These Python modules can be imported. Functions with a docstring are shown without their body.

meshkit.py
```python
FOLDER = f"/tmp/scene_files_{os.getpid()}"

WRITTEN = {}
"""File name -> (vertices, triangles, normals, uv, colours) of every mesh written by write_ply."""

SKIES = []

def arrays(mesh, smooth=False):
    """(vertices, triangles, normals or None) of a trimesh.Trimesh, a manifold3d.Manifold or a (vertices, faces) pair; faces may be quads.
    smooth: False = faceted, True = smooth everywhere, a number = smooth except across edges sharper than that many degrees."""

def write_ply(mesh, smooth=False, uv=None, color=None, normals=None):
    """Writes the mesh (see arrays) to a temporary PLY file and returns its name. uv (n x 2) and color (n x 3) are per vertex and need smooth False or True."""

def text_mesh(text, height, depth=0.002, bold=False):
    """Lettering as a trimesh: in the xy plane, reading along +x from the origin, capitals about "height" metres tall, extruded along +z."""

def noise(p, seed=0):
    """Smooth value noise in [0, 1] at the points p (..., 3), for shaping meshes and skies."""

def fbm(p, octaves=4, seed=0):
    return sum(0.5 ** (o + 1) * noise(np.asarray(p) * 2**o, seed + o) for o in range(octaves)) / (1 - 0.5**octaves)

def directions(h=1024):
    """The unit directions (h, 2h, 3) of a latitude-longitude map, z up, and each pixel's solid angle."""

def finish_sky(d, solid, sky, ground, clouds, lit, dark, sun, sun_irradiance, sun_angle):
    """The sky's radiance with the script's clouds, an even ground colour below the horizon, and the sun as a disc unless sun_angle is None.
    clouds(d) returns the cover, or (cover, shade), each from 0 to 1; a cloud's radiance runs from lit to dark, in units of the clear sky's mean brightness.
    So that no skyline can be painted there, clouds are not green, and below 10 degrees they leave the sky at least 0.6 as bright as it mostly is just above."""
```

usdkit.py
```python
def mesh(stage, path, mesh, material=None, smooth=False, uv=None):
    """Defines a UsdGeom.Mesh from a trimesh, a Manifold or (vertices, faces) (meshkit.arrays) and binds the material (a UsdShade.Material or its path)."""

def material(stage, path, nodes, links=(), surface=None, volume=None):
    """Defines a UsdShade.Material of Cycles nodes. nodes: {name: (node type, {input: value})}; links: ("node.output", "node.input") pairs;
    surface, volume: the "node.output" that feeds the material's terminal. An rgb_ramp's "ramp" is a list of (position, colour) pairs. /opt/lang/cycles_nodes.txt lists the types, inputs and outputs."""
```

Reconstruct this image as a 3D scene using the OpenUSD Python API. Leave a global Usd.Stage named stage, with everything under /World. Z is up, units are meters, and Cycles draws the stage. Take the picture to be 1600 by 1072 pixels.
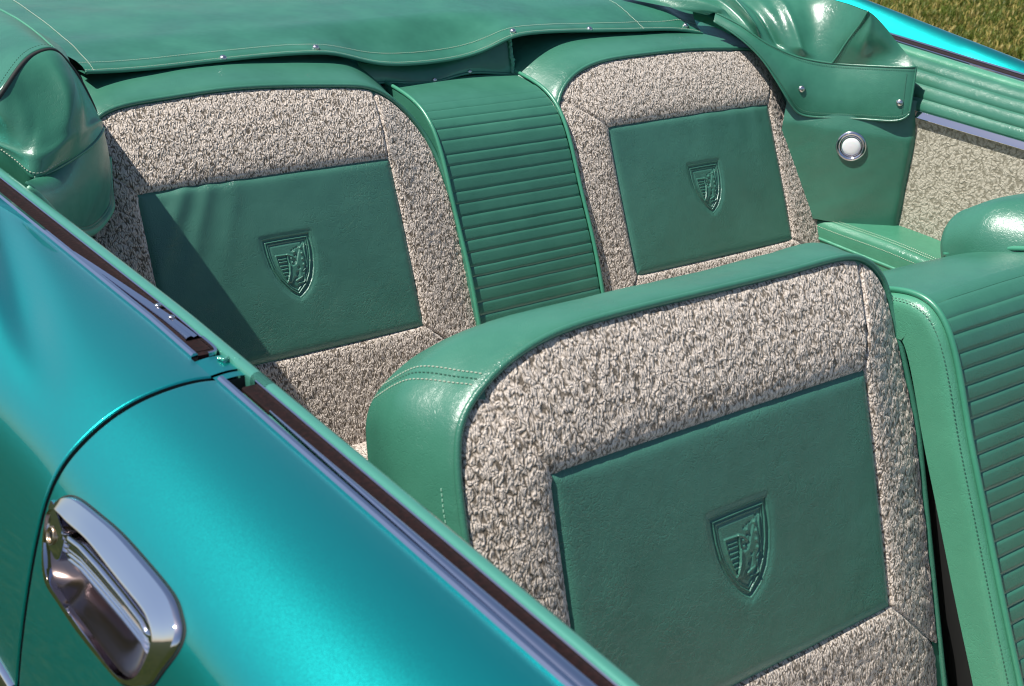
import math, random
import numpy as np, trimesh, usdkit, meshkit
from scipy.interpolate import CubicSpline, PchipInterpolator, RectBivariateSpline
from pxr import Usd, UsdGeom, UsdLux, UsdShade, Gf, Sdf, Vt

random.seed(7); np.random.seed(7)
rng = np.random.default_rng(11)
stage = Usd.Stage.CreateInMemory()
UsdGeom.SetStageUpAxis(stage, UsdGeom.Tokens.z)
UsdGeom.SetStageMetersPerUnit(stage, 1.0)
world = UsdGeom.Xform.Define(stage, '/World')
stage.SetDefaultPrim(world.GetPrim())
UsdGeom.Scope.Define(stage, '/World/Looks')

# ------------------------------------------------------------------ camera
# x runs across the car (near side negative), y to the rear, z up; the rear seat's middle is over the origin
CAM = (-1.19303, -1.49167, 1.3915)
RIGHT, DOWN, FWD = (0.797655, -0.599676, 0.0643131), (-0.20279, -0.367099, -0.907807), (0.567999, 0.711075, -0.414427)
cam = UsdGeom.Camera.Define(stage, '/World/camera')
M4 = Gf.Matrix4d(*RIGHT, 0, *[-c for c in DOWN], 0, *[-c for c in FWD], 0, *CAM, 1)
cam.AddTransformOp().Set(M4)
FX = 2031.85                      # focal length in units of 1/1600 of the frame width
cam.CreateHorizontalApertureAttr(36.0)
cam.CreateVerticalApertureAttr(36.0 * 686 / 1024)
cam.CreateFocalLengthAttr(36.0 * FX / 1600)
cam.CreateClippingRangeAttr(Gf.Vec2f(0.02, 500))
cam.CreateFStopAttr(16.0)
cam.CreateFocusDistanceAttr(1.75)
EXPOSURE = 0.50
cam.CreateExposureAttr(EXPOSURE)

# ------------------------------------------------------------------ sky and sun
SUN = np.array([-1.0, 0.37, 1.82]); SUN /= np.linalg.norm(SUN)
ELEV, ROT = math.asin(SUN[2]), math.atan2(SUN[0], SUN[1])
sky = UsdLux.DomeLight.Define(stage, '/World/sky')
sky_mat = usdkit.material(stage, '/World/Looks/sky_look', {
    's': ('sky_texture', {'sky_type': 'single_scattering', 'sun_disc': False, 'sun_elevation': ELEV, 'sun_rotation': ROT,
                          'altitude': 100.0, 'air_density': 1.0, 'aerosol_density': 1.0, 'ozone_density': 1.0}),
    'b': ('background_shader', {'strength': 0.078})}, [('s.color', 'b.color')], surface='b.background')
UsdShade.MaterialBindingAPI.Apply(sky.GetPrim()).Bind(sky_mat)
sky.GetPrim().SetCustomDataByKey('kind', 'structure')
sun = UsdLux.DistantLight.Define(stage, '/World/sun')
sun.CreateIntensityAttr(1.25); sun.CreateAngleAttr(0.5); sun.CreateColorAttr(Gf.Vec3f(1.0, 0.955, 0.89))
sun.GetPrim().CreateAttribute('inputs:normalize', Sdf.ValueTypeNames.Bool).Set(True)
zax = Gf.Vec3d(*SUN); xax = Gf.Cross(Gf.Vec3d(0, 1, 0), zax).GetNormalized(); yax = Gf.Cross(zax, xax)
sun.AddTransformOp().Set(Gf.Matrix4d(*xax, 0, *yax, 0, *zax, 0, 0, 0, 8, 1))

# ------------------------------------------------------------------ helpers
USED = {}
def numbered(parent, name):
    k = (parent, name); n = USED.get(k, 0); USED[k] = n + 1
    return f'{parent}/{name}' if n == 0 else f'{parent}/{name}_{n:03d}'

def say(prim, **kw):
    for k, v in kw.items():
        if v is not None:
            prim.SetCustomDataByKey(k, v)

def thing(name, label, cat, group=None):
    x = UsdGeom.Xform.Define(stage, numbered('/World', name))
    say(x.GetPrim(), label=label, category=cat, group=group)
    return str(x.GetPath())

def part(parent, name, mesh, mat, smooth=True, label=None, kind=None, uv=None):
    m = usdkit.mesh(stage, numbered(parent, name), mesh, LOOK[mat], smooth=smooth, uv=uv)
    say(m.GetPrim(), label=label, kind=kind)
    return str(m.GetPath())

def grid(P, closed_u=False, closed_v=False):
    """quads over an (m, n, 3) array of points"""
    P = np.asarray(P, float); m, n = P.shape[:2]
    I = np.arange(m * n).reshape(m, n)
    if closed_u: I = np.vstack([I, I[:1]])
    if closed_v: I = np.hstack([I, I[:, :1]])
    q = np.stack([I[:-1, :-1], I[1:, :-1], I[1:, 1:], I[:-1, 1:]], -1).reshape(-1, 4)
    return P.reshape(-1, 3), q

def join(*ms):
    vs, fs, k = [], [], 0
    for v, f in ms:
        v = np.asarray(v, float); f = np.asarray(f, int)
        if f.shape[1] == 4: f = np.vstack([f[:, [0, 1, 2]], f[:, [0, 2, 3]]])
        vs.append(v); fs.append(f + k); k += len(v)
    return np.vstack(vs), np.vstack(fs)

def resample(P, step=None, n=None):
    P = np.asarray(P, float)
    d = np.r_[0, np.cumsum(np.linalg.norm(np.diff(P, axis=0), axis=1))]
    if n is None: n = max(2, int(round(d[-1] / step)) + 1)
    t = np.linspace(0, d[-1], n)
    return np.stack([np.interp(t, d, P[:, k]) for k in range(P.shape[1])], 1)

def smooth_line(P, n=120, closed=False):
    P = np.asarray(P, float)
    if closed: P = np.vstack([P, P[:1]])
    d = np.r_[0, np.cumsum(np.linalg.norm(np.diff(P, axis=0), axis=1) ** 0.5)]
    c = CubicSpline(d, P, bc_type='periodic' if closed else 'natural')
    L = c(np.linspace(0, d[-1], 8 * n))
    return resample(L, n=n)

def tube(P, r, sides=8, caps=True):
    P = np.asarray(P, float); n = len(P)
    t = np.gradient(P, axis=0); t /= np.linalg.norm(t, axis=1, keepdims=True) + 1e-12
    a = np.cross(t[0], [0, 0, 1.0] if abs(t[0, 2]) < .9 else [1.0, 0, 0]); A = []
    for k in range(n):
        a = a - t[k] * (a @ t[k]); a /= np.linalg.norm(a) + 1e-12; A.append(a)
    A = np.array(A); B = np.cross(t, A)
    ang = np.arange(sides) * 2 * np.pi / sides
    r = np.broadcast_to(r, (n,))
    V = P[:, None] + r[:, None, None] * (np.cos(ang)[None, :, None] * A[:, None] + np.sin(ang)[None, :, None] * B[:, None])
    v, f = grid(V, closed_v=True)
    if caps:
        k = len(v); v = np.vstack([v, P[0], P[-1]])
        j = np.arange(sides); j2 = (j + 1) % sides; e = (n - 1) * sides
        f3 = np.vstack([np.c_[j, j2, np.full(sides, k)], np.c_[e + j2, e + j, np.full(sides, k + 1)]])
        return join((v, f), (v[:0], np.zeros((0, 3), int))) if False else (v, np.vstack([f[:, [0, 1, 2]], f[:, [0, 2, 3]], f3]))
    return v, f

def sweep(sec, P, up=(0, 0, 1)):
    """a closed section (k, 2) (sideways, up) swept along a polyline"""
    P = np.asarray(P, float); up = np.broadcast_to(np.asarray(up, float), P.shape)
    t = np.gradient(P, axis=0); t /= np.linalg.norm(t, axis=1, keepdims=True)
    s = np.cross(t, up); s /= np.linalg.norm(s, axis=1, keepdims=True); u = np.cross(s, t)
    sec = np.asarray(sec, float)
    V = P[:, None] + sec[None, :, :1] * s[:, None] + sec[None, :, 1:] * u[:, None]
    v, f = grid(V, closed_v=True); k = len(sec); n = len(P)
    caps = [[0, i, i + 1] for i in range(1, k - 1)] + [[(n - 1) * k, (n - 1) * k + i + 1, (n - 1) * k + i] for i in range(1, k - 1)]
    return v, np.vstack([f[:, [0, 1, 2]], f[:, [0, 2, 3]], caps])

def stitches(P, N=None, pitch=.0042, length=.0028, r=.00055, lift=.0003):
    """a row of thread stitches along a line"""
    L = resample(P, step=pitch / 4); k = 4; out = []
    N = np.array([0, 0, 1.0]) if N is None else np.asarray(N, float)
    for i in range(0, len(L) - k, k):
        a, b = L[i], L[i + k]; d = (b - a) / (np.linalg.norm(b - a) + 1e-12); c = (a + b) / 2 + N * lift
        s = np.cross(d, N); s /= np.linalg.norm(s) + 1e-12; u = np.cross(s, d)
        h = d * length / 2
        V = np.array([c - h, c - h * .7 + s * r, c - h * .7 + u * r, c - h * .7 - s * r, c + h * .7 + s * r, c + h * .7 + u * r, c + h * .7 - s * r, c + h])
        F = np.array([[0, 1, 2], [0, 2, 3], [1, 4, 5], [1, 5, 2], [2, 5, 6], [2, 6, 3], [4, 7, 5], [5, 7, 6]])
        out.append((V, F))
    return join(*out)

def sd_poly(x, y, P):
    """signed distance to a closed polygon (negative inside)"""
    P = np.asarray(P, float); d = np.full(x.shape, 1e9); s = np.ones(x.shape)
    for i in range(len(P)):
        a, b = P[i - 1], P[i]; e = b - a
        px, py = x - a[0], y - a[1]; t = np.clip((px * e[0] + py * e[1]) / (e @ e + 1e-18), 0, 1)
        d = np.minimum(d, (px - e[0] * t) ** 2 + (py - e[1] * t) ** 2)
        c = (a[1] > y) != (b[1] > y)
        with np.errstate(divide='ignore', invalid='ignore'):
            xi = e[0] * (y - a[1]) / e[1] + a[0] if e[1] != 0 else np.full(x.shape, np.inf)
        s = np.where(c & (x < xi), -s, s)
    return s * np.sqrt(d)

def d_line(x, y, P):
    P = np.asarray(P, float); d = np.full(x.shape, 1e9)
    for a, b in zip(P[:-1], P[1:]):
        e = b - a; t = np.clip(((x - a[0]) * e[0] + (y - a[1]) * e[1]) / (e @ e + 1e-18), 0, 1)
        d = np.minimum(d, np.hypot(x - a[0] - e[0] * t, y - a[1] - e[1] * t))
    return d
def step(x): x = np.clip(x, 0, 1); return x * x * (3 - 2 * x)
def hill(d, w): return np.exp(-(d / w) ** 2)

# ------------------------------------------------------------------ materials
LOOK = {}
def look(name, nodes, links, surface='p.BSDF', volume=None):
    LOOK[name] = usdkit.material(stage, f'/World/Looks/{name}', nodes, links, surface=surface, volume=volume)

def vinyl(name, col, rough=.36, grain=1.0, wear=.25):
    """satin upholstery vinyl: fine pebble grain, thin branching creases, faint patches of wear"""
    c = np.array(col)
    look(name, {
        'g': ('geometry', {}),
        'w': ('noise_texture', {'scale': 55.0, 'detail': 3.0}),
        'wm': ('vector_math', {'math_type': 'multiply_add', 'vector2': (.035, .035, .035)}),
        'v': ('voronoi_texture', {'feature': 'distance_to_edge', 'scale': 120.0}),
        'vr': ('map_range', {'from_min': 0.0, 'from_max': .07, 'clamp': True}),
        'v2': ('voronoi_texture', {'feature': 'distance_to_edge', 'scale': 430.0}),
        'v2r': ('map_range', {'from_min': 0.0, 'from_max': .25, 'clamp': True}),
        'n2': ('noise_texture', {'scale': 30.0, 'detail': 4.0, 'distortion': 1.2}),
        'cm': ('noise_texture', {'scale': 16.0, 'detail': 2.0}),
        'cmr': ('map_range', {'from_min': .42, 'from_max': .62, 'to_min': .08, 'to_max': .55, 'clamp': True}),
        'm0': ('math', {'math_type': 'multiply'}),
        'm': ('math', {'math_type': 'multiply_add', 'value2': .16}),
        'm2': ('math', {'math_type': 'multiply_add', 'value2': .9}),
        'bp': ('bump', {'strength': .42 * grain, 'distance': .0011}),
        'pn': ('noise_texture', {'scale': 9.0, 'detail': 5.0, 'roughness': .6}),
        'cr': ('rgb_ramp', {'ramp': [(.3, c * (1 - wear * .5)), (.55, c), (.75, c * (1 + wear * .45) + .012 * wear)]}),
        'rr': ('map_range', {'from_min': .3, 'from_max': .7, 'to_min': rough - .06, 'to_max': rough + .08}),
        'p': ('principled_bsdf', {'specular_ior_level': .68}),
    }, [('g.position', 'w.vector'), ('w.color', 'wm.vector1'), ('g.position', 'wm.vector3'), ('wm.vector', 'v.vector'), ('v.distance', 'vr.value'), ('wm.vector', 'v2.vector'), ('v2.distance', 'v2r.value'),
        ('g.position', 'n2.vector'), ('g.position', 'cm.vector'), ('cm.fac', 'cmr.value'), ('vr.result', 'm0.value1'), ('cmr.result', 'm0.value2'), ('v2r.result', 'm.value1'), ('m0.value', 'm.value3'),
        ('n2.fac', 'm2.value1'), ('m.value', 'm2.value3'), ('m2.value', 'bp.height'), ('bp.normal', 'p.normal'), ('g.position', 'pn.vector'), ('pn.fac', 'cr.fac'), ('cr.color', 'p.base_color'), ('pn.fac', 'rr.value'), ('rr.result', 'p.roughness')])

vinyl('panel_vinyl', (.048, .166, .120), rough=.36, grain=1.1)
vinyl('seat_vinyl', (.037, .158, .104), rough=.33, grain=.7)
vinyl('cover_vinyl', (.030, .150, .096), rough=.29, grain=.5, wear=.4)
vinyl('light_vinyl', (.066, .255, .158), rough=.32, grain=.8)
vinyl('piping_vinyl', (.045, .230, .140), rough=.34, grain=.2)
vinyl('ledge_vinyl', (.046, .200, .120), rough=.30, grain=.6)
look('thread', {'p': ('principled_bsdf', {'base_color': (.22, .42, .31), 'roughness': .6})}, [])
look('dark_thread', {'p': ('principled_bsdf', {'base_color': (.03, .11, .07), 'roughness': .6})}, [])
look('pale_thread', {'p': ('principled_bsdf', {'base_color': (.42, .46, .36), 'roughness': .6})}, [])

# nubby boucle cloth: pale loops over a dark brown ground
def boucle(name, pale, mid, dark, scale=215.0, deep=.0026):
    look(name, {
        'g': ('geometry', {}),
        'mp': ('mapping', {'mapping_type': 'point', 'scale': (1.45, .76, .76)}),
        'w': ('noise_texture', {'scale': 130.0, 'detail': 1.0}),
        'wm': ('vector_math', {'math_type': 'multiply_add', 'vector2': (.011, .011, .011)}),
        'v': ('voronoi_texture', {'feature': 'smooth_f1', 'scale': scale, 'smoothness': .30}),
        'n': ('noise_texture', {'scale': 900.0, 'detail': 2.0, 'roughness': .6}),
        'n2': ('noise_texture', {'scale': 55.0, 'detail': 2.0}),
        'inv': ('math', {'math_type': 'multiply_add', 'value2': -1.25, 'value3': 1.0}),
        'b': ('math', {'math_type': 'multiply_add', 'value2': .30}),
        'b2': ('math', {'math_type': 'multiply_add', 'value2': .12}),
        'bp': ('bump', {'strength': .75, 'distance': deep}),
        'cr': ('rgb_ramp', {'ramp': [(.30, dark), (.50, mid), (.78, pale), (1.0, pale)]}),
        'p': ('principled_bsdf', {'roughness': .8, 'specular_ior_level': .3, 'sheen_weight': .2, 'sheen_roughness': .5}),
    }, [('g.position', 'mp.vector'), ('mp.vector', 'w.vector'), ('w.color', 'wm.vector1'), ('mp.vector', 'wm.vector3'), ('wm.vector', 'v.vector'),
        ('mp.vector', 'n.vector'), ('g.position', 'n2.vector'), ('v.distance', 'inv.value1'), ('n.fac', 'b.value1'), ('inv.value', 'b.value3'),
        ('b.value', 'bp.height'), ('bp.normal', 'p.normal'), ('n2.fac', 'b2.value1'), ('b.value', 'b2.value3'), ('b2.value', 'cr.fac'), ('cr.color', 'p.base_color')])
boucle('tweed', (.62, .54, .47), (.42, .355, .292), (.125, .10, .074), scale=290.0, deep=.0021)
boucle('side_tweed', (.40, .375, .30), (.31, .29, .225), (.20, .185, .135), scale=235.0, deep=.0016)
# metallic turquoise lacquer
look('lacquer', {
    'g': ('geometry', {}),
    'v': ('voronoi_texture', {'feature': 'f1', 'scale': 2600.0}),
    'vb': ('vector_math', {'math_type': 'subtract', 'vector2': (.5, .5, .5)}),
    'vs': ('vector_math', {'math_type': 'scale', 'scale': .10}),
    'va': ('vector_math', {'math_type': 'add'}),
    'vn': ('vector_math', {'math_type': 'normalize'}),
    'p': ('principled_bsdf', {'base_color': (.002, .385, .37), 'metallic': .9, 'roughness': .36, 'coat_weight': 1.0, 'coat_roughness': .02}),
}, [('g.position', 'v.vector'), ('v.color', 'vb.vector1'), ('vb.vector', 'vs.vector1'), ('vs.vector', 'va.vector1'), ('g.normal', 'va.vector2'), ('va.vector', 'vn.vector1'),
    ('vn.vector', 'p.normal'), ('g.normal', 'p.coat_normal')])
look('garnish', {'p': ('principled_bsdf', {'base_color': (.07, .27, .205), 'metallic': .3, 'roughness': .26, 'coat_weight': .6, 'coat_roughness': .08})}, [])
look('chrome', {'g': ('geometry', {}), 'n': ('noise_texture', {'scale': 300.0, 'detail': 3.0}), 'r': ('map_range', {'to_min': .02, 'to_max': .07}),
                'p': ('principled_bsdf', {'base_color': (.70, .68, .74), 'metallic': 1.0})},
     [('g.position', 'n.vector'), ('n.fac', 'r.value'), ('r.result', 'p.roughness')])
look('steel', {'p': ('principled_bsdf', {'base_color': (.62, .60, .60), 'metallic': 1.0, 'roughness': .25})}, [])
look('felt', {'g': ('geometry', {}), 'n': ('noise_texture', {'scale': 260.0, 'detail': 5.0, 'roughness': .7}),
              'cr': ('rgb_ramp', {'ramp': [(.42, (.005, .0012, .0012)), (.68, (.017, .0045, .004)), (.86, (.09, .042, .036))]}),
              'b': ('bump', {'strength': .7, 'distance': .001}),
              'p': ('principled_bsdf', {'roughness': .8, 'specular_ior_level': .2})},
     [('g.position', 'n.vector'), ('n.fac', 'cr.fac'), ('cr.color', 'p.base_color'), ('n.fac', 'b.height'), ('b.normal', 'p.normal')])
look('dark', {'p': ('principled_bsdf', {'base_color': (.012, .014, .013), 'roughness': .8})}, [])
look('carpet', {'g': ('geometry', {}), 'n': ('noise_texture', {'scale': 400.0, 'detail': 3.0}), 'b': ('bump', {'strength': .8, 'distance': .002}),
                'p': ('principled_bsdf', {'base_color': (.02, .07, .05), 'roughness': .95})}, [('g.position', 'n.vector'), ('n.fac', 'b.height'), ('b.normal', 'p.normal')])
look('lens', {'p': ('principled_bsdf', {'base_color': (.80, .76, .76), 'roughness': .25, 'subsurface_weight': .3, 'subsurface_scale': .004, 'coat_weight': .6})}, [])
look('lawn', {'g': ('geometry', {}), 'n': ('noise_texture', {'scale': 22.0, 'detail': 8.0, 'roughness': .75}), 'n2': ('noise_texture', {'scale': 1.6, 'detail': 4.0}),
              'cr': ('rgb_ramp', {'ramp': [(.30, (.004, .008, .0015)), (.5, (.017, .027, .005)), (.76, (.075, .075, .02))]}),
              'mx': ('mix', {'mix_type': 'multiply', 'fac': .5}), 'c2': ('rgb_ramp', {'ramp': [(.3, (.55, .7, .5)), (.7, (1.2, 1.1, .9))]}),
              'p': ('principled_bsdf', {'roughness': .9, 'specular_ior_level': .1})},
     [('g.position', 'n.vector'), ('g.position', 'n2.vector'), ('n.fac', 'cr.fac'), ('n2.fac', 'c2.fac'), ('cr.color', 'mx.color1'), ('c2.color', 'mx.color2'), ('mx.color', 'p.base_color')])
for gname, gcol in (('blade_green', (.10, .135, .017)), ('blade_straw', (.36, .29, .085))):
    look(gname, {'o': ('object_info', {}), 'h': ('hsv', {'color': gcol}), 'hv': ('map_range', {'to_min': .7, 'to_max': 1.35}),
                 'p': ('principled_bsdf', {'roughness': .5, 'specular_ior_level': .3}), 't': ('translucent_bsdf', {}), 'm': ('mix_closure', {'fac': .3})},
         [('o.random', 'hv.value'), ('hv.result', 'h.value'), ('h.color', 'p.base_color'), ('h.color', 't.color'), ('p.BSDF', 'm.closure1'), ('t.BSDF', 'm.closure2')], surface='m.closure')
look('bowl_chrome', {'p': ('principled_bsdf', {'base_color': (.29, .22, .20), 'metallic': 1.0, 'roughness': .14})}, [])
look('brass', {'p': ('principled_bsdf', {'base_color': (.55, .42, .30), 'metallic': 1.0, 'roughness': .3})}, [])
# ------------------------------------------------------------------ ground
LAWN = np.array([[-60, -60, 0], [60, -60, 0], [60, 60, 0], [-60, 60, 0.]])
lawn = usdkit.mesh(stage, '/World/lawn', (LAWN, np.array([[0, 1, 2, 3]])), LOOK['lawn'])
say(lawn.GetPrim(), kind='structure', label='sunlit lawn under and beyond the car')

# ------------------------------------------------------------------ car body
car = thing('car', 'turquoise open-topped classic car with green vinyl and grey tweed seats', 'car')
SEC = np.array([(-.8195, .9445), (-.834, .9462), (-.858, .9450), (-.882, .9400), (-.904, .9305), (-.921, .9190), (-.935, .9060), (-.947, .8880), (-.957, .8620),
                (-.969, .8170), (-.979, .7700), (-.987, .7200), (-.992, .6500), (-.990, .5600), (-.975, .4400), (-.945, .3300), (-.90, .2500)])
_d = np.r_[0, np.cumsum(np.linalg.norm(np.diff(SEC, axis=0), axis=1))]
_sec = CubicSpline(_d, SEC); SLEN = _d[-1]

def belt_dx(y):
    """the belt line bows a little outward behind the door"""
    return -.010 * np.clip((np.asarray(y, float) + .55) / .36, 0, 1.6)

def skin(y, t, side=-1):
    """point of the body side at length y, t metres round the section from the belt; the fin rises behind the door"""
    y = np.asarray(y, float); t = np.asarray(t, float)
    p = _sec(t); x, z = p[..., 0] + belt_dx(y) * np.clip(1 - t / .5, 0, 1), p[..., 1].copy()
    tc = .101 - np.clip(y + .60, -.1, .45) * .22
    g = np.clip(y + .46, 0, 2.2) ** 1.15; gd = .0125 * step((y + .63) / .20)
    z = z + .112 * g * np.exp(-((t - tc - .055) / .042) ** 2) - gd * np.exp(-((t - tc) / .018) ** 2)
    x = x - (.030 * g + .35 * gd) * np.exp(-((t - .16) / .08) ** 2)
    return np.stack([x * (1 if side < 0 else -1), np.broadcast_to(y, x.shape), z], -1)

def skin_patch(y0, y1, ny, side=-1, t0=0.0, roll0=False, roll1=False, ys=None, t=None):
    if t is None: t = np.r_[np.linspace(t0, .26, 60), np.linspace(.26, SLEN, 26)[1:]]
    y = np.linspace(y0, y1, ny) if ys is None else ys
    P = skin(y[:, None], t[None, :], side)
    rows = [P]
    # rolled edges at the shut line
    for flag, at, sgn in ((roll0, 0, 1), (roll1, -1, -1)):
        if flag:
            e = P[at]; nrm = np.cross(np.gradient(e, axis=0), [0, 1, 0]); nrm /= np.linalg.norm(nrm, axis=1, keepdims=True)
            inw = -nrm if nrm[5, 2] > 0 else nrm
            r = .0016; turn = []
            for a in (30, 60, 90):
                a = math.radians(a); turn.append(e + np.array([0, -sgn * r * math.sin(a), 0]) + inw * r * (1 - math.cos(a)))
            rows = [np.array(turn[::-1])] + rows if at == 0 else rows + [np.array(turn)]
    return np.vstack(rows)

GAP = -.660
OUT_L = np.array([(-683.0, 153.1), (-692.2, 143.2), (-707.1, 136.8), (-737.8, 132.3), (-768.1, 129.0), (-805.8, 127.6), (-839.6, 127.3), (-859.3, 128.7), (-871.7, 132.6), (-881.1, 138.0), (-883.8, 147.3), (-880.9, 157.3), (-873.8, 172.7), (-866.7, 183.9), (-839.2, 200.4), (-824.5, 203.9), (-788.4, 207.1), (-752.8, 208.8), (-721.8, 208.2), (-701.3, 207.2), (-690.7, 200.4), (-684.1, 188.0), (-678.8, 175.0), (-678.7, 164.7)]) / 1000      # the handle's outline on the door: (length y, metres round the section)
INN_L = np.array([(-686.0, 156.3), (-701.8, 152.1), (-716.5, 151.4), (-742.9, 148.1), (-777.4, 147.3), (-810.5, 147.1), (-838.6, 146.6), (-852.4, 148.3), (-861.9, 153.7), (-864.3, 160.6), (-858.5, 177.4), (-840.3, 196.0), (-799.7, 201.6), (-757.4, 202.9), (-715.1, 202.6), (-699.3, 198.8), (-689.6, 188.3), (-683.2, 174.2), (-681.6, 164.8)]) / 1000
ysd = np.unique(np.r_[np.linspace(-1.95, -.91, 50), np.arange(-.91, GAP - .0140, .0024), np.linspace(GAP - .0140, GAP - .0100, 3)])
tsd = np.unique(np.r_[np.linspace(0, .115, 30), np.arange(.115, .222, .0024), np.linspace(.223, SLEN, 30)])
DP = skin_patch(0, 0, 0, roll1=True, ys=ysd, t=tsd)
v_, f_ = grid(DP)
ins = np.zeros(DP.shape[:2], bool); ins[:len(ysd)] = sd_poly(*np.meshgrid(ysd, tsd, indexing='ij'), OUT_L) < -.0009
ins = ins.ravel(); f_ = f_[~ins[f_].all(1)]
door = part(car, 'door', (v_, f_), 'lacquer')
quarter = part(car, 'quarter_panel', grid(skin_patch(GAP - .0004, 1.9, 240, roll0=True)), 'lacquer', label='near rear quarter panel beside the door')
far_quarter = part(car, 'quarter_panel', grid(skin_patch(-1.95, 1.9, 240, side=1)), 'lacquer', label='far body side along the lawn')
# jamb behind the shut line
ts = np.linspace(0, SLEN, 60)
def inset(y, d):
    e = skin(np.full(60, y), ts); n = np.cross(np.gradient(e, axis=0), [0, 1, 0]); n /= np.linalg.norm(n, axis=1, keepdims=True)
    return e - n * d * np.sign(n[5, 2])
jam = np.array([inset(GAP - .0018, .0014), inset(GAP - .0018, .018), inset(GAP - .0086, .018), inset(GAP - .0086, .0014)])
part(quarter, 'door_jamb', grid(jam), 'dark')

# painted cap between the two window slots
def cap(xs, y0, y1, z):
    ys = np.linspace(y0, y1, 8); X_ = np.linspace(*xs, 8)
    return grid(np.array([[(x, y, z) for x in X_] for y in ys]))

# belt of the near side: outer chrome lip, felt channel, inner green rail
def along(y0, y1, n=60): return np.linspace(y0, y1, n)
def belt_line(y, x, z): return np.stack([x + belt_dx(y), y, np.broadcast_to(z, y.shape)], 1)
LIP = [(-.0028, -.010), (.0028, -.010), (.0028, .001), (.0016, .0026), (-.0010, .0026), (-.0028, .0008)]
RAIL = [(-.0066, -.012), (-.0062, -.003), (-.0052, .0008), (-.0026, .0026), (.0008, .0028), (.0036, .0014), (.0054, -.0026), (.0062, -.010), (.0070, -.10)]
def rail_mesh(y0, y1, x=-.791, z=.9475, taper=0):
    L = belt_line(along(y0, y1), x, z)
    return sweep(RAIL, L)
def strip(y0, y1, xa, xb, z, depth=.03, n=60):
    y = along(y0, y1, n); c = (xa + xb) / 2; w = abs(xb - xa) / 2
    return sweep([(-w, -depth), (w, -depth), (w, -.0008), (w * .8, 0), (-w * .8, 0), (-w, -.0008)], belt_line(y, c, z))
SLOT_D, SLOT_Q = -.678, -.632       # door's slot starts, quarter's slot ends
# door
part(door, 'belt_chrome', sweep(LIP, belt_line(along(-1.95, SLOT_D + .004), -.8175, .9470)), 'chrome', smooth=40)
part(door, 'felt_strip', strip(-1.95, SLOT_D - .016, -.8100, -.7972, .9468), 'felt', smooth=40)
part(door, 'slot_seal', strip(-1.95, SLOT_D - .02, -.8130, -.8105, .9440), 'piping_vinyl', smooth=40)
part(door, 'belt_rail', rail_mesh(-1.95, SLOT_D - .004), 'garnish', smooth=50)
part(door, 'slot_floor', grid(np.array([[(x, y, .925) for x in (-.8195, -.790)] for y in (-1.95, SLOT_D + .003)])), 'dark', smooth=False)
part(door, 'slot_floor', grid(np.array([[(x, SLOT_D + .0045, z) for x in (-.8195, -.790)] for z in (.90, .9440)])), 'dark', smooth=False)
part(door, 'door_trim', grid(np.array([[(-.7835, y, z) for z in (.93, .80, .6, .35)] for y in (-1.95, GAP)])), 'seat_vinyl')
yd = np.linspace(-1.95, -.74, 60); ud = np.clip((-.74 - yd) / .40, 0, 1.6)
WD = np.array([[(-.8105 + .0005 * uu + s_ * (.0008 + .0042 * uu), v, .9474 + h) for s_, h in ((-1, -.02), (-1, -.001), (-.8, .0008), (0, .0016), (.8, .0008), (1, -.001), (1, -.02))] for v, uu in zip(yd, ud)])
part(door, 'window_channel', grid(WD), 'chrome', smooth=35, label='bright top of the lowered door window in its slot')
INNER_LIP = [(-.0009, -.008), (.0009, -.008), (.0009, .0008), (0, .0014), (-.0009, .0008)]
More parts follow.
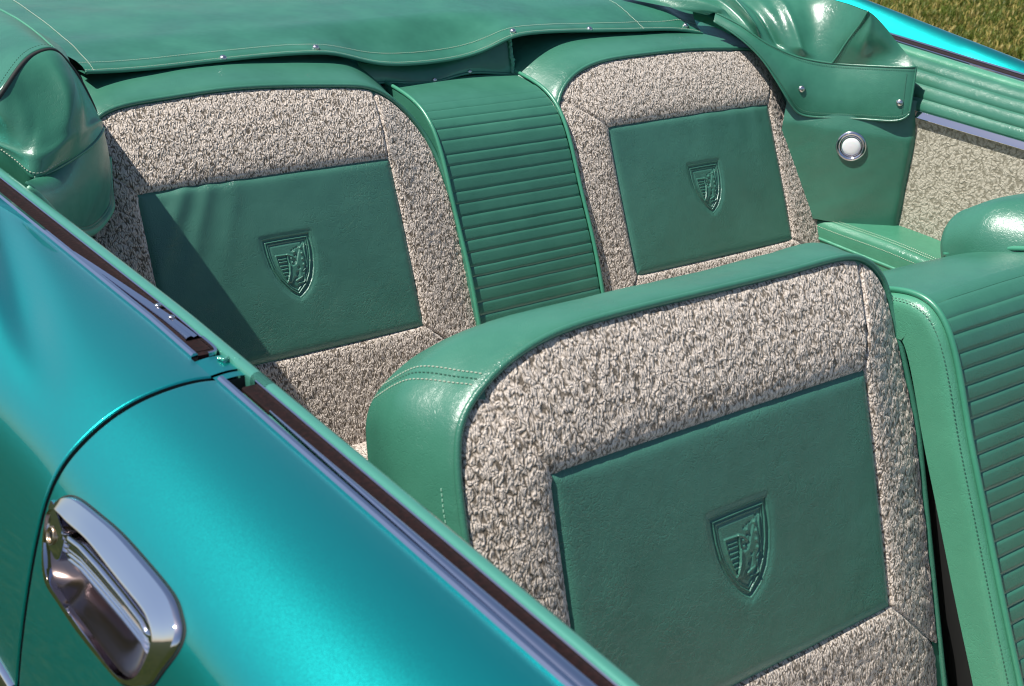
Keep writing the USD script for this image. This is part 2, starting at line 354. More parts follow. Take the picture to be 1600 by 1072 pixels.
part(door, 'slot_trim', sweep(INNER_LIP, belt_line(along(-1.95, SLOT_D - .014), -.7975, .9480)), 'chrome', smooth=40)
part(quarter, 'slot_trim', sweep(INNER_LIP, belt_line(along(-.60, 1.0), -.7985, .9474)), 'chrome', smooth=40)
part(door, 'screw', trimesh.creation.icosphere(2, .0026).apply_translation([-.8035, SLOT_D - .026, .9438]), 'steel')
# quarter
part(quarter, 'belt_chrome', sweep(LIP, belt_line(along(SLOT_Q + .004, 1.0), -.8175, .9470)), 'chrome', smooth=40)
part(quarter, 'felt_strip', strip(SLOT_Q + .006, 1.0, -.8150, -.7980, .9455), 'felt', smooth=40)
part(quarter, 'belt_rail', rail_mesh(-.705, 1.0), 'garnish', smooth=50)
part(quarter, 'slot_floor', grid(np.array([[(x, y, .925) for x in (-.8195, -.790)] for y in (SLOT_Q - .003, 1.0)])), 'dark', smooth=False)
part(quarter, 'slot_floor', grid(np.array([[(x, SLOT_Q + .0005, z) for x in (-.8195, -.793)] for z in (.90, .9440)])), 'dark', smooth=False)
part(quarter, 'slot_trim', sweep([(-.0012, -.012), (.0012, -.012), (.0012, .002), (-.0012, .002)], smooth_line([(-.7985, -.60, .9470), (-.7985, -.622, .9470), (-.8010, -.6295, .9470), (-.8070, -.6305, .9470)], 30)), 'chrome', smooth=40)
y = np.linspace(SLOT_D + .0052, SLOT_Q - .0004, 16)
capP = np.array([[(x + belt_dx(v), v, .9445 + .0012 * math.sin((x + .8195) / .026 * 3)) for x in np.linspace(-.8195, -.796, 10)] for v in y])
capP = capP[(capP[:, 0, 1] < GAP - .0048) | (capP[:, 0, 1] > GAP - .0004)] if False else capP
lo = capP.copy(); lo[:, :, 1] = np.linspace(SLOT_D + .0052, GAP - .0046, 16)[:, None]
part(door, 'belt_cap', grid(lo), 'lacquer')
lo = capP.copy(); lo[:, :, 1] = np.linspace(GAP - .0006, SLOT_Q - .0004, 16)[:, None]
part(quarter, 'belt_cap', grid(lo), 'lacquer')
# retracted side window's bright top channel, tapering rearwards, with its two screws
yw = np.linspace(-.596, -.37, 40); u_ = (yw + .596) / .226
zc = .9480 - .0014 * u_ ** 1.5
W_ = np.array([[(-.8048 - .010 * uu ** 1.2 + s * (.0058 - .0036 * uu) + belt_dx(v), v, zz + h) for s, h in ((-1, -.02), (-1, -.002), (-.75, .0004), (-.2, .0012), (.2, -.0005), (.75, .0004), (1, -.002), (1, -.02))] for v, uu, zz in zip(yw, u_, zc)])
win = part(quarter, 'window_channel', grid(W_), 'chrome', smooth=35, label='bright top of the lowered side window in its slot')
for v in (-.525, -.553):
    part(quarter, 'screw', trimesh.creation.icosphere(2, .0028).apply_scale([1, 1, .5]).apply_translation([-.8035, v, .9487]), 'steel')
part(quarter, 'window_stop', trimesh.creation.box((.012, .022, .012)).apply_translation([-.8060, -.6085, .940]), 'felt', smooth=False)
# crumpled seal where the rails meet
sv = smooth_line([(-.803, -.640, .9470), (-.7995, -.646, .9480), (-.7965, -.643, .9470), (-.7930, -.652, .9485), (-.7935, -.662, .9475), (-.7955, -.670, .946)], 60)
part(quarter, 'seal', tube(sv + rng.normal(0, .0004, sv.shape), .0014), 'garnish')

# far side belt
fy = along(-1.95, 1.0, 60)
def far_line(x, z): return np.stack([x - belt_dx(fy), fy, z + .012 * np.clip((fy + .3) / .3, 0, 3)], 1)
part(far_quarter, 'belt_chrome', sweep(LIP, far_line(.8195, .9490)), 'chrome', smooth=40)
part(far_quarter, 'felt_strip', sweep([(-.010, -.04), (.010, -.04), (.010, 0), (-.010, 0)], far_line(.8060, .9440)), 'felt', smooth=40)
part(far_quarter, 'belt_chrome', sweep([(-.0014, -.012), (.0014, -.012), (.0014, .001), (0, .0022), (-.0014, .001)], far_line(.7945, .9460)), 'chrome', smooth=40)

# floor, inner wall, rear deck, cushions
def box(a, b):
    a, b = np.array(a, float), np.array(b, float)
    return trimesh.creation.box(b - a).apply_translation((a + b) / 2)
part(car, 'floor', box((-.90, -1.95, .24), (.90, 1.85, .30)), 'carpet', smooth=False)
part(car, 'rear_deck', grid(np.array([[(x, v, .930 + .012 * math.cos(x * 1.8) - .05 * max(0, v - .8) ** 2) for x in np.linspace(-.83, .83, 24)] for v in np.linspace(.66, 1.9, 20)])), 'lacquer')
part(car, 'cockpit_back', grid(np.array([[(x, .60, z) for x in np.linspace(-.80, .80, 6)] for z in (.3, .6, .94)])), 'dark')
part(quarter, 'inner_trim', grid(np.array([[(-.7825, v, z) for z in (.93, .80, .6, .3)] for v in (GAP, .62)])), 'seat_vinyl')
def cushion(x0, x1, y0, y1, z0, z1):
    m = trimesh.creation.box((x1 - x0, y1 - y0, z1 - z0)); 
    for _ in range(3): m = m.subdivide()
    v = m.vertices; h = np.array([(x1 - x0) / 2, (y1 - y0) / 2, (z1 - z0) / 2]); r = .05
    inner = np.clip(v, -(h - r), h - r); d = v - inner; L = np.linalg.norm(d, axis=1, keepdims=True); m.vertices = np.where(L > 1e-9, inner + d / np.maximum(L, 1e-9) * r, v)
    return m.apply_translation(((x0 + x1) / 2, (y0 + y1) / 2, (z0 + z1) / 2))
part(car, 'rear_cushion', cushion(-.68, .68, -.62, -.08, .30, .50), 'tweed')

# ------------------------------------------------------------------ seats
SHIELD = np.array([(-36.2, 0), (-20, .35), (0, .5), (20, .35), (36.2, 0), (37.4, -8), (37.6, -17), (37.2, -31), (33.8, -49), (28, -64), (18, -77), (9.5, -83.3), (3.4, -86.6), (-2, -83.6), (-9.5, -78), (-18.5, -68), (-27.2, -53.4), (-33, -36.5), (-35.9, -17)]) / 1000
RIDGE = np.array([(-31.8, -5.2), (0, -4.9), (31.6, -5.2), (32.2, -14), (32, -21), (30, -37.5), (24.8, -54.7), (17.2, -67.5), (3.0, -80.4), (-8.2, -72), (-19.2, -57.3), (-27.4, -41), (-30.8, -25)]) / 1000
def mm(L): return np.array(L, float) / 1000
def emblem_height(x, s):
    """pressed shield with a winged rampant lion; x, s from the middle of the shield's top edge; metres"""
    sd = sd_poly(x, s, SHIELD); rd = sd_poly(x, s, RIDGE)
    h = -.0023 * step(-sd / .0022) - .0016 * hill(np.maximum(sd, 0), .0042)        # recess with a soft lip
    h += .0022 * hill(rd, .00085) + .0013 * hill(rd + .0030, .0008)                 # double rim
    h += .0010 * step(-(rd + .0045) / .004)
    # raised forms
    body = mm([(-2.5, -38), (2, -41), (6.5, -40), (9, -36), (11, -31), (14.5, -24), (18, -17), (21.5, -16), (22.5, -24), (22, -36), (20, -46), (15, -51), (16, -56), (13.5, -61), (8.5, -58), (9.5, -50), (5.5, -51.5), (6, -57.5), (1.5, -58), (-4.5, -64.5), (-9.6, -63.5), (-5, -54), (-2.6, -46)])
    b = sd_poly(x, s, body); h += .0013 * step((-b + .0006) / .0024)
    wing = mm([(-20.3, -24.8), (-3.2, -25.5), (-2.6, -39), (-4.2, -50), (-9.8, -62), (-13.6, -52), (-18.6, -37.5)])
    w = sd_poly(x, s, wing); h += .0015 * hill(w, .0009) - .0008 * step(-w / .0015)
    for a in ([(-16.7, -30.5), (-5.8, -30.8)], [(-16.2, -34.6), (-5.6, -34.6)], [(-15.6, -39.8), (-6, -40)], [(-14.6, -44.6), (-6.6, -44.5)], [(-13.2, -49.6), (-7.6, -49.8)], [(-11.6, -54), (-8.6, -54.4)]):
        h += .0019 * hill(d_line(x, s, mm(a)), .0011)
    for a, wd, am in (([(-3.1, -25.1), (3.9, -28.4), (7.6, -32.5)], 1.0, 1.4), ([(25.9, -14.5), (24.4, -20), (23.8, -28), (24.2, -37), (22.6, -46.5), (16.4, -50.9)], 1.1, 1.7),
                      ([(16.8, -54.4), (15.2, -64.3)], 1.1, 1.6), ([(3.5, -62.3), (8, -60.6), (11.7, -59.4)], 1.2, 1.7), ([(6.3, -66.4), (10, -66.5), (15, -65.3)], 1.2, 1.7), ([(-2.1, -39), (-5.2, -52.9), (-9.8, -63)], 1.2, 1.2)):
        h += am * .001 * hill(d_line(x, s, mm(a)), wd * .001)
    for (px, ps), r, am in (((17.6, -18.6), 1.5, 1.8), ((18.8, -26.9), 1.5, 1.8), ((18, -34.9), 1.6, 1.8), ((18.3, -42.4), 1.6, 1.8), ((8.5, -23.4), 1.8, 1.9), ((8.3, -28), 1.3, -1.6), ((2.1, -31.4), 1.5, 1.7), ((6, -36), 1.4, -1.6), ((2.6, -37), 1.3, 1.5), ((5, -20.6), 1.2, -1.3), ((9.6, -18.6), 1.2, -1.3), ((13.5, -17.6), 1.2, -1.3), ((22, -13.2), 1.4, -1.5), ((10.4, -46), 1.9, -1.6), ((6, -54), 1.6, -1.3)):
        h += am * .001 * hill(np.hypot(x - px / 1000, s - ps / 1000), r * .001)
    return h * .85

class Frame:
    def __init__(self, o, th): self.o = np.array(o, float); self.up = np.array([0, math.sin(th), math.cos(th)]); self.n = np.array([0, -math.cos(th), math.sin(th)])
    def __call__(self, x, s, n):
        x, s, n = np.broadcast_arrays(x, s, n)
        return self.o + np.stack([x, np.zeros_like(x), np.zeros_like(x)], -1) + s[..., None] * self.up + n[..., None] * self.n
REAR = Frame((0, 0, .73), 0.4379)
FRONT = Frame((0, -0.8510, 0.7525), 0.3451)

def seat(name, fr, cx, outline, pw, ph, mitre, back, boxing, drop, label, folds=None, far=False, skin_mat='seat_vinyl', dense=True, seams=True, boxy=0.0, flare=0):
    """outline runs from the lower left corner over the top to the lower right one (x, s); pw, ph half sizes of the pressed panel"""
    O = smooth_line(np.array(outline), 400)
    side_drop = .002 if fr is REAR else .007
    topdrop = lambda P: -(side_drop + (drop - side_drop) * step((P[:, 1] - .02) / .19))
    # ---- upholstered shell: band of vinyl round the back
    nrm = np.gradient(O, axis=0); nrm = np.stack([-nrm[:, 1], nrm[:, 0]], 1); nrm /= np.linalg.norm(nrm, axis=1, keepdims=True)
    back = np.array(back, float); back /= np.linalg.norm(back)
    base = fr(O[:, 0], O[:, 1], topdrop(O)); out = nrm[:, :1] * np.array([1.0, 0, 0]) + nrm[:, 1:] * fr.up
    prof = [(0, -.010), (0.0, 0.0), (.003, .0035), (.008, .0058)] + [(b, .0058 + .0105 * math.sin(math.pi * min(1, (b - .008) / (boxing * 1.05)) ** .9)) for b in np.linspace(.014, boxing, 22)]
    prof += [(boxing + .020 * math.sin(a), prof[-1][1] - .020 * (1 - math.cos(a))) for a in np.linspace(.2, 1.57, 8)]
    prof += [(boxing + .021, -.05), (boxing + .021, -.12)]
    V = np.array([base + back * b + out * h for b, h in prof])
    w = meshkit.fbm(V.reshape(-1, 3) * 14, 3, 5).reshape(V.shape[:2])
    bb = np.array([b for b, h in prof])
    pk = meshkit.noise(np.stack([np.arange(400) * .42, np.zeros(400), np.full(400, cx * 9)], 1), 12)
    box_ = 2 * np.abs(nrm[:, 0] * nrm[:, 1]) * step((O[:, 1] - .05) / .1)
    V = V + out[None] * (boxy * step((bb - .012) / .06)[:, None] * box_[None])[..., None]
    if flare: V = V + out[None] * (.052 * step((bb - .05) / .20)[:, None] * np.clip(nrm[:, 0] * flare, 0, 1)[None])[..., None]
    V = V + out[None] * (w[..., None] * .0030 + (pk[None] * .0009 * np.exp(-((bb - .012) / .010) ** 2)[:, None])[..., None])
    VS = V; shell = part(car, name, grid(V), skin_mat, label=label)
    # piping along the front edge
    part(shell, 'piping', tube(base + out * .0030 + fr.n * .0008, .0032), 'seat_vinyl')
    # thread beside the piping
    row = V[4] + out * .0003
    if boxy: part(shell, 'stitching', stitches(row[30:118], N=(0, 0, 1)), 'thread', smooth=False, kind='stuff')
    # ---- tweed border of four mitred pieces
    L = np.r_[0, np.cumsum(np.linalg.norm(np.diff(O, axis=0), axis=1))]; L /= L[-1]
    fx = lambda f: np.stack([np.interp(f, L, O[:, 0]), np.interp(f, L, O[:, 1])], 1)
    fTL, fTR, fBR, fBL = mitre
    r = .013; inner = {}
    def corner(px, ps, a0, a1, k=7): return [(px + r * math.cos(a), ps + r * math.sin(a)) for a in np.linspace(a0, a1, k)]
    D = math.radians
    TL = corner(cx - pw + r, ph - r, D(180), D(90)); TR = corner(cx + pw - r, ph - r, D(90), D(0)); BR = corner(cx + pw - r, -ph + r, D(0), D(-90)); BL = corner(cx - pw + r, -ph + r, D(-90), D(-180))
    inner = [TL[3:] + TR[:4], TR[3:] + BR[:4], BR[3:] + BL[:4], BL[3:] + TL[:4]]
    obl = lambda f0, f1, n: fx(np.linspace(f0, f1, n))
    step_mm = .0016 if dense else .005
    for k, (I, f0, f1) in enumerate(zip(inner, (fTL, fTR, fBR, fBL), (fTR, fBR, None, fTL))):
        if k == 2:
            outer = np.vstack([fx(np.linspace(fBR, 1, 40)), np.array([fx(np.array([1.0]))[0], fx(np.array([0.0]))[0]]), fx(np.linspace(0, fBL, 40))])
        else:
            outer = obl(f0, f1, 120)
        n = int(max(np.linalg.norm(np.diff(outer, axis=0), axis=1).sum(), .2) / step_mm); n = min(n, 330)
        Ii, Oo = resample(I, n=n), resample(outer, n=n)
        m = int((.33 - ph if k == 2 else .11) / step_mm); m = max(m, 30)
        t = np.linspace(0, 1, m); 
        P = Ii[None] * (1 - t[:, None, None]) + Oo[None] * t[:, None, None]
        dist = t[:, None] * np.linalg.norm(Oo - Ii, axis=1)[None]
        edge = topdrop(Oo)[None] - .001
        body = .0020 + (edge - .0020) * t[:, None] ** 1.8
        if k == 2: body = .0020 + (np.minimum(edge, -.012) - .0020) * t[:, None] ** 3
        nn = body - .0052 * np.exp(-(dist / .0040) ** 1.4)
        g = np.minimum(np.arange(n), np.arange(n)[::-1]) * step_mm
        if seams: nn = nn - .0034 * np.exp(-(g / .0030) ** 2)[None]
        W = fr(P[..., 0], P[..., 1], nn)
        if dense:
            q = W.reshape(-1, 3)
            disp = (np.abs(meshkit.noise(q * 150, 3)) * 1.5 + meshkit.noise(q * 330, 4) * .5).reshape(nn.shape)
            disp2 = meshkit.fbm(q * 30, 2, 9).reshape(nn.shape)
            fade = step((dist - .002) / .022) * np.clip((1 - t)[:, None] / .03, 0, 1)
            W = W + fr.n * ((disp * .0011 + disp2 * .0016) * fade)[..., None]
        part(shell, 'tweed_border', grid(W), 'tweed')
    # ---- pressed vinyl panel with its emblem
    ez = .042; ew = .042
    xs = np.unique(np.round(np.r_[np.linspace(-pw - .004, -ew, 90), np.linspace(-ew, ew, 190 if dense else 60), np.linspace(ew, pw + .004, 90)], 6))
    ss = np.unique(np.round(np.r_[np.linspace(-ph - .004, -.054, 50), np.linspace(-.054, .046, 226 if dense else 70), np.linspace(.046, ph + .004, 55)], 6))
    X_, S_ = np.meshgrid(xs, ss)
    h = emblem_height(X_, S_ - .039)
    e = np.minimum(pw - np.abs(X_), ph - np.abs(S_))
    h += -.0034 * np.exp(-(np.maximum(e, 0) / .0045) ** 1.3) + np.minimum(e, 0) * 1.0 + .0042 * np.cos(X_ / pw * 1.4) * np.cos(S_ / ph * 1.25)
    q = np.stack([X_ + cx, S_, 0 * X_], -1).reshape(-1, 3)
    h += .0010 * meshkit.fbm(q * 22, 3, 21).reshape(h.shape)
    if folds is not None: h += folds(X_, S_)
    V = fr(X_ + cx, S_, h + .0005)
    I = np.arange(X_.size).reshape(X_.shape)
    c = (np.abs(X_[:-1, :-1] + .0002) < ew - 1e-6) & (S_[:-1, :-1] > -.054 - 1e-6) & (S_[:-1, :-1] < .046 - 1e-6) & (X_[:-1, :-1] >= -ew - 1e-6)
    Q = np.stack([I[:-1, :-1], I[:-1, 1:], I[1:, 1:], I[1:, :-1]], -1)
    dS, dX = np.gradient(V, axis=0), np.gradient(V, axis=1); N = np.cross(dX, dS); N /= np.linalg.norm(N, axis=-1, keepdims=True)
    for nm, mask in (('panel', ~c), ('emblem', c)):
        qs = Q[mask]; ids, inv = np.unique(qs, return_inverse=True)
        vv = V.reshape(-1, 3)[ids]; ff = inv.reshape(-1, 4)
        p_ = part(shell, nm, (vv, ff), 'panel_vinyl', smooth=False, label='pressed shield with a winged lion' if nm == 'emblem' else None)
        mesh = UsdGeom.Mesh.Get(stage, p_)
        mesh.CreateNormalsAttr(Vt.Vec3fArray.FromNumpy(N.reshape(-1, 3)[ids].astype(np.float32))); mesh.SetNormalsInterpolation('vertex')
    return shell, VS, out, bb

RL = [(-.69, -.33), (-.682, -.15), (-.668, -.01), (-.650, .13), (-.634, .195), (-.606, .230), (-.525, .243), (-.432, .247), (-.336, .243), (-.245, .235), (-.204, .227), (-.172, .206), (-.145, .172), (-.128, .132), (-.119, .054), (-.117, -.035), (-.115, -.124), (-.113, -.33)]
RR = [(.135, -.33), (.137, -.147), (.134, -.025), (.128, .092), (.129, .160), (.149, .194), (.185, .218), (.24, .232), (.327, .236), (.447, .236), (.557, .229), (.608, .220), (.634, .197), (.648, .136), (.668, -.01), (.685, -.146), (.70, -.33)]
FL = [(-.685, -.33), (-.682, -.1), (-.678, .085), (-.668, .158), (-.656, .182), (-.634, .2), (-.606, .214), (-.564, .225), (-.501, .229), (-.388, .2285), (-.261, .228), (-.19, .227), (-.163, .217), (-.145, .197), (-.137, .155), (-.133, .073), (-.132, -.122), (-.13, -.33)]
PW, PH = .190, .1235
def frac(outline, x=None, s=None, right=False, half=None):
    O = smooth_line(np.array(outline), 400); L = np.linspace(0, 1, 400)
    d = np.hypot(O[:, 0] - x, O[:, 1] - s); return L[np.argmin(d)]
def drape(x, s):
    """slack folds hanging from the panel's upper left corner"""
    h = 0 * x
    for k, (x0, sl, w, a) in enumerate(((-.135, .55, .013, .0026), (-.100, .45, .012, .0022), (-.060, .36, .013, .0012))):
        d = (x - x0) - (s - .11) * sl
        h += a * hill(d, w) * step((s + .05) / .15)
    return h
def drape2(x, s):
    h = 0 * x
    for x0, sl, w, a in ((.03, .1, .02, .0010), (.10, -.1, .016, .0012), (.15, -.2, .014, .0012)):
        h += a * hill((x - x0) - (s - .11) * sl, w) * step((s - .03) / .09)
    return h
seat('rear_seat', REAR, -.4, RL, PW, PH, (frac(RL, -.64, .18), frac(RL, -.20, .226), frac(RL, -.114, -.21), frac(RL, -.686, -.21)), (0, 1, .075), .26, .022,
     'left-hand rear seat back beside the near soft-top pouch', folds=drape, flare=1)
seat('rear_seat', REAR, .4, RR, PW, PH, (frac(RR, .14, .18), frac(RR, .630, .200), frac(RR, .688, -.19), frac(RR, .137, -.21)), (0, 1, .075), .26, .022,
     'right-hand rear seat back in the far corner', folds=drape2, flare=-1)
fs, fV, fout, fbb = seat('front_seat', FRONT, -.403, FL, .1955, .121, (frac(FL, -.64, .195), frac(FL, -.178, .222), frac(FL, -.131, -.19), frac(FL, -.684, -.2)), (0, 1, -.47), .115, .022,
     'near front seat back, largest, in the foreground', boxy=.013)
FLm = [(-x, s) for x, s in FL][::-1]
seat('front_seat', FRONT, .403, FLm, .1955, .121, (frac(FLm, .178, .222), frac(FLm, .64, .195), frac(FLm, .684, -.2), frac(FLm, .131, -.19)), (0, 1, -.47), .115, .022,
     'far front seat back, only its rounded top in view', dense=False, boxy=.013)
part(car, 'front_cushion', cushion(-.69, -.13, -1.5, -.95, .33, .52), 'tweed')
part(car, 'front_cushion', cushion(.13, .69, -1.5, -.95, .33, .52), 'tweed')

# seam with double stitching at the shoulder of the near front seat
k0 = frac(FL, -.633, .201) * 399
def shell_line(k, off, b0=.006, b1=.126):
    bs = np.linspace(b0, b1, 60); i_ = np.interp(bs, fbb[1:], np.arange(1, len(fbb))); kk = k + off - bs * 45
    P = []
    for i, q in zip(i_, kk):
        i0, q0 = min(int(i), len(fbb) - 2), int(q); fi, fq = i - i0, q - q0
        P.append((fV[i0, q0] * (1 - fq) + fV[i0, q0 + 1] * fq) * (1 - fi) + (fV[i0 + 1, q0] * (1 - fq) + fV[i0 + 1, q0 + 1] * fq) * fi + fout[q0] * .0004)
    return np.array(P)
for off, th_ in ((-1.1, 'pale_thread'), (.4, 'dark_thread'), (1.9, 'pale_thread')):
    part(fs, 'stitching', stitches(shell_line(k0, off), N=fout[int(k0)]), th_, smooth=False, kind='stuff')

# ------------------------------------------------------------------ ribbed centre sections between the seats
def center(name, label, prof, x0, x1, ribs_from, pitch, sag=0.0, mat='seat_vinyl', side_mat='light_vinyl', n_ribs=30, puff=.0022, side_depth=.16, lip=.012):
    """prof: (y, z) from the bottom of the face up and over to the back"""
    C = smooth_line(np.array(prof), 400); d = np.r_[0, np.cumsum(np.linalg.norm(np.diff(C, axis=0), axis=1))]
    at = lambda u: np.stack([np.interp(u, d, C[:, 0]), np.interp(u, d, C[:, 1])], -1)
    T = np.gradient(C, axis=0); T /= np.linalg.norm(T, axis=1, keepdims=True); Nn = np.stack([-T[:, 1], T[:, 0]], 1)
    nat = lambda u: np.stack([np.interp(u, d, Nn[:, 0]), np.interp(u, d, Nn[:, 1])], -1)
    xs = np.linspace(x0 + .004, x1 - .004, 28); crown = lambda x: sag * (1 - ((x - (x0 + x1) / 2) / ((x1 - x0) / 2)) ** 2)
    def surf(us, hs):
        P = at(us)[:, None, :] + nat(us)[:, None, :] * (np.asarray(hs)[:, None] + crown(xs)[None, :])[..., None]
        return np.stack([np.broadcast_to(xs, P.shape[:2]), P[..., 0], P[..., 1]], -1)
    # closed side walls and backing
    yc = C[:, 0].max(); 
    def wall(x):
        inner = np.stack([np.full(len(C), x), C[:, 0] - Nn[:, 0] * .0, C[:, 1]], 1)
        # rounded shoulder then flat wall reaching down and back
        rows = []
        sgn = 1 if x > (x0 + x1) / 2 else -1
        for a in np.linspace(0, math.pi / 2, 6):
            off = lip; rows.append(np.stack([np.full(len(C), x + sgn * off * math.sin(a)), C[:, 0] - Nn[:, 0] * off * (1 - math.cos(a)), C[:, 1] - Nn[:, 1] * off * (1 - math.cos(a))], 1))
        mid = np.array([yc, C[:, 1].min()])
        for f in np.linspace(.15, 1, 6):
            last = rows[5]; tgt = last.copy(); tgt[:, 1] = last[:, 1] + (np.clip(last[:, 1] + side_depth, None, yc) - last[:, 1]) ; tgt[:, 2] = last[:, 2] - .0 * f
            tgt = last - np.stack([0 * Nn[:, 0], Nn[:, 0], Nn[:, 1]], 1) * side_depth * f
            rows.append(tgt)
        return grid(np.array(rows))
    shell = part(car, name, wall(x0), side_mat, label=label)
    w0, w1 = wall(x0), wall(x1); part(shell, 'side', w1, side_mat)
    e0, e1 = w0[0].reshape(-1, len(C), 3)[-1], w1[0].reshape(-1, len(C), 3)[-1]
    nv = np.stack([0 * Nn[:, 0], Nn[:, 0], Nn[:, 1]], 1)
    part(shell, 'back', grid(np.array([e0, e0 + [.022, 0, 0], e0 + [.024, 0, 0] - nv * .05, e1 - [.024, 0, 0] - nv * .05, e1 - [.022, 0, 0], e1])), 'dark')
    us = [ribs_from + pitch * (k + .10 * math.sin(k * 2.4 + k * k)) for k in range(n_ribs + 1)]; us = [u for u in us if u < d[-1] - .02]
    # face below the first rib and smooth pad beyond the last one
    part(shell, 'base_pad', grid(surf(np.linspace(0, us[0], 8), np.zeros(8))), mat)
    for a, b in zip(us[:-1], us[1:]):
        k = np.linspace(0, 1, 9); hs = puff * (.85 + .3 * rng.random()) * (np.sin(math.pi * k) ** .17) - .0006
        # ribs flatten where the cloth turns over the top
        bend = np.interp((a + b) / 2, d, Nn[:, 1]); fl = 1 - .75 * step((bend - .75) / .25)
        R_ = surf(a + (b - a) * k, hs * fl)
        R_[..., 2] += .0006 * meshkit.noise(R_.reshape(-1, 3) * 45, 8).reshape(R_.shape[:2])
        part(shell, 'rib', grid(R_), mat)
    tail = np.linspace(us[-1], d[-1], 20)
    part(shell, 'top_pad', grid(surf(tail, np.full(20, -.0006))), mat)
    for x in (x0, x1):
        L = np.stack([np.full(len(C), x), C[:, 0] + Nn[:, 0] * .0028, C[:, 1] + Nn[:, 1] * .0028], 1)
        part(shell, 'piping', tube(L[::2], .0032), 'piping_vinyl')
    return shell, C, Nn
RC = [(-.125, .46), (-.098, .52), (-.068, .592), (-.030, .680), (.012, .757), (.036, .803), (.056, .838), (.078, .866), (.105, .886), (.14, .898), (.19, .9045), (.24, .906), (.30, .905)]
center('rear_center_rest', 'narrow ribbed section between the two rear seats', RC, -.119, .126, .055, .0190, n_ribs=25, puff=.0015, lip=.0015, side_depth=.03, side_mat='seat_vinyl')
FC = [(-1.05, .46), (-1.022, .525), (-.998, .577), (-.970, .631), (-.940, .690), (-.911, .748), (-.882, .806), (-.861, .852), (-.843, .887), (-.828, .907), (-.811, .9185), (-.79, .921), (-.765, .916), (-.73, .905), (-.695, .893), (-.655, .872)]
fcs, FCc, FCn = center('front_center_rest', 'ribbed section between the front seats at the right edge', FC, -.124, .128, .045, .01755, n_ribs=28, puff=.0016, sag=.003, side_depth=.0325)
sl = np.stack([np.full(len(FCc), -.1345), FCc[:, 0] - FCn[:, 0] * .0028, FCc[:, 1] - FCn[:, 1] * .0028], 1)
part(fcs, 'stitching', stitches(sl[60:330], N=(-1, 0, 0), lift=.0012), 'dark_thread', smooth=False, kind='stuff')
# ------------------------------------------------------------------ trim of the far side
TRIM0, TRIM1 = .12, -1.95
ribp = [(.7935, .9450), (.7800, .9365), (.7660, .9215), (.7555, .9030), (.7480, .8830), (.7440, .8640)]
ty = lambda n: np.linspace(TRIM0, TRIM1, n)
trim = part(car, 'side_trim', grid(np.array([[(.7420, v, z) for z in np.linspace(.8640, .60, 40)] for v in ty(260)]) + 0), 'side_tweed', label='grey-green woven lower panel of the far side trim')
for (xa, za), (xb, zb) in zip(ribp[:-1], ribp[1:]):
    k = np.linspace(0, 1, 11); nx, nz = (zb - za), -(xb - xa); L = math.hypot(nx, nz); nx, nz = nx / L, nz / L
    if nx > 0: nx, nz = -nx, -nz
    hgt = .0034 * np.sin(math.pi * k) ** .6 - .001
    R_ = np.array([[(xa + (xb - xa) * a + nx * h - float(belt_dx(v)) * (za + (zb - za) * a - .86) / .085, v, za + (zb - za) * a + nz * h + .012 * min(3, max(0, (v + .3) / .3)) * (za + (zb - za) * a - .86) / .085) for a, h in zip(k, hgt)] for v in ty(90)])
    part(trim, 'rib', grid(R_), 'light_vinyl' if za > .94 else 'seat_vinyl')
zs = lambda v: .8655 - .004 * 0
part(trim, 'chrome_molding', sweep([(-.0025, -.0062), (.0058, -.0058), (.0070, -.0046), (.0066, -.0034), (.0012, .0052), (.0, .0058), (-.0025, .0058)], np.array([(.7385, v, .8600) for v in np.linspace(-.158, TRIM1, 40)])), 'chrome', smooth=40)
# armrest ledge
prof = [(.7415, .655), (.72, .6535), (.695, .650), (.672, .6465), (.664, .6435), (.660, .6380), (.658, .628), (.6575, .60), (.6575, .50)]
A = smooth_line([(a, 0, b) for a, b in prof], 40)
ledge = part(car, 'armrest_ledge', grid(np.array([[(a, v, b + .0015 * math.sin(v * 23)) for a, _, b in A] for v in np.linspace(.06, -1.0, 80)])), 'ledge_vinyl')
for xx, zz in ((.669, .6470), (.676, .6482), (.6582, .632)):
    part(ledge, 'stitching', stitches(np.array([(xx, v, zz + .0015 * math.sin(v * 23)) for v in np.linspace(.05, -.98, 200)]), lift=.0008), 'pale_thread', smooth=False, kind='stuff')
part(ledge, 'piping', tube(np.array([(.6578, v, .610) for v in np.linspace(.05, -.98, 60)]), .003), 'piping_vinyl')
# vinyl pillar cover with the courtesy lamp
pa, pb = np.array([.742, -.170]), np.array([.612, .031])
cs = np.linspace(0, 1, 40); zz_ = np.linspace(.645, .880, 50)
dirn = (pb - pa) / np.linalg.norm(pb - pa); pn = np.array([-dirn[1], dirn[0]]); pn = pn if pn[1] < 0 else -pn
PC = np.array([[(*(pa + (pb - pa) * c + pn * (.006 * math.sin(math.pi * c) + .0034 * meshkit.fbm(np.array([[c * 3, z * 20 + c * 3.0, 2.]]), 3, 3)[0] - .022 * max(0, 1 - c / .07) ** 2 - .30 * max(0, z - .815))), z) for c in cs] for z in zz_])
pillar = part(car, 'pillar_cover', grid(PC), 'seat_vinyl', label='smooth vinyl cover carrying the round lamp')
LAMP = np.array([.6815, -.0745, .7885])
def turned(prof, o, ax, n=40):
    """profile of (radius, height) turned round an axis"""
    ax = np.array(ax, float); ax /= np.linalg.norm(ax); a = np.cross(ax, [0, 0, 1.0]); a /= np.linalg.norm(a); b = np.cross(ax, a)
    th = np.linspace(0, 2 * np.pi, n, endpoint=False)
    return grid(np.array([[np.array(o) + ax * h + r * (math.cos(t) * a + math.sin(t) * b) for t in th] for r, h in prof]), closed_v=True)
lax = np.array([pn[0], pn[1], .05])
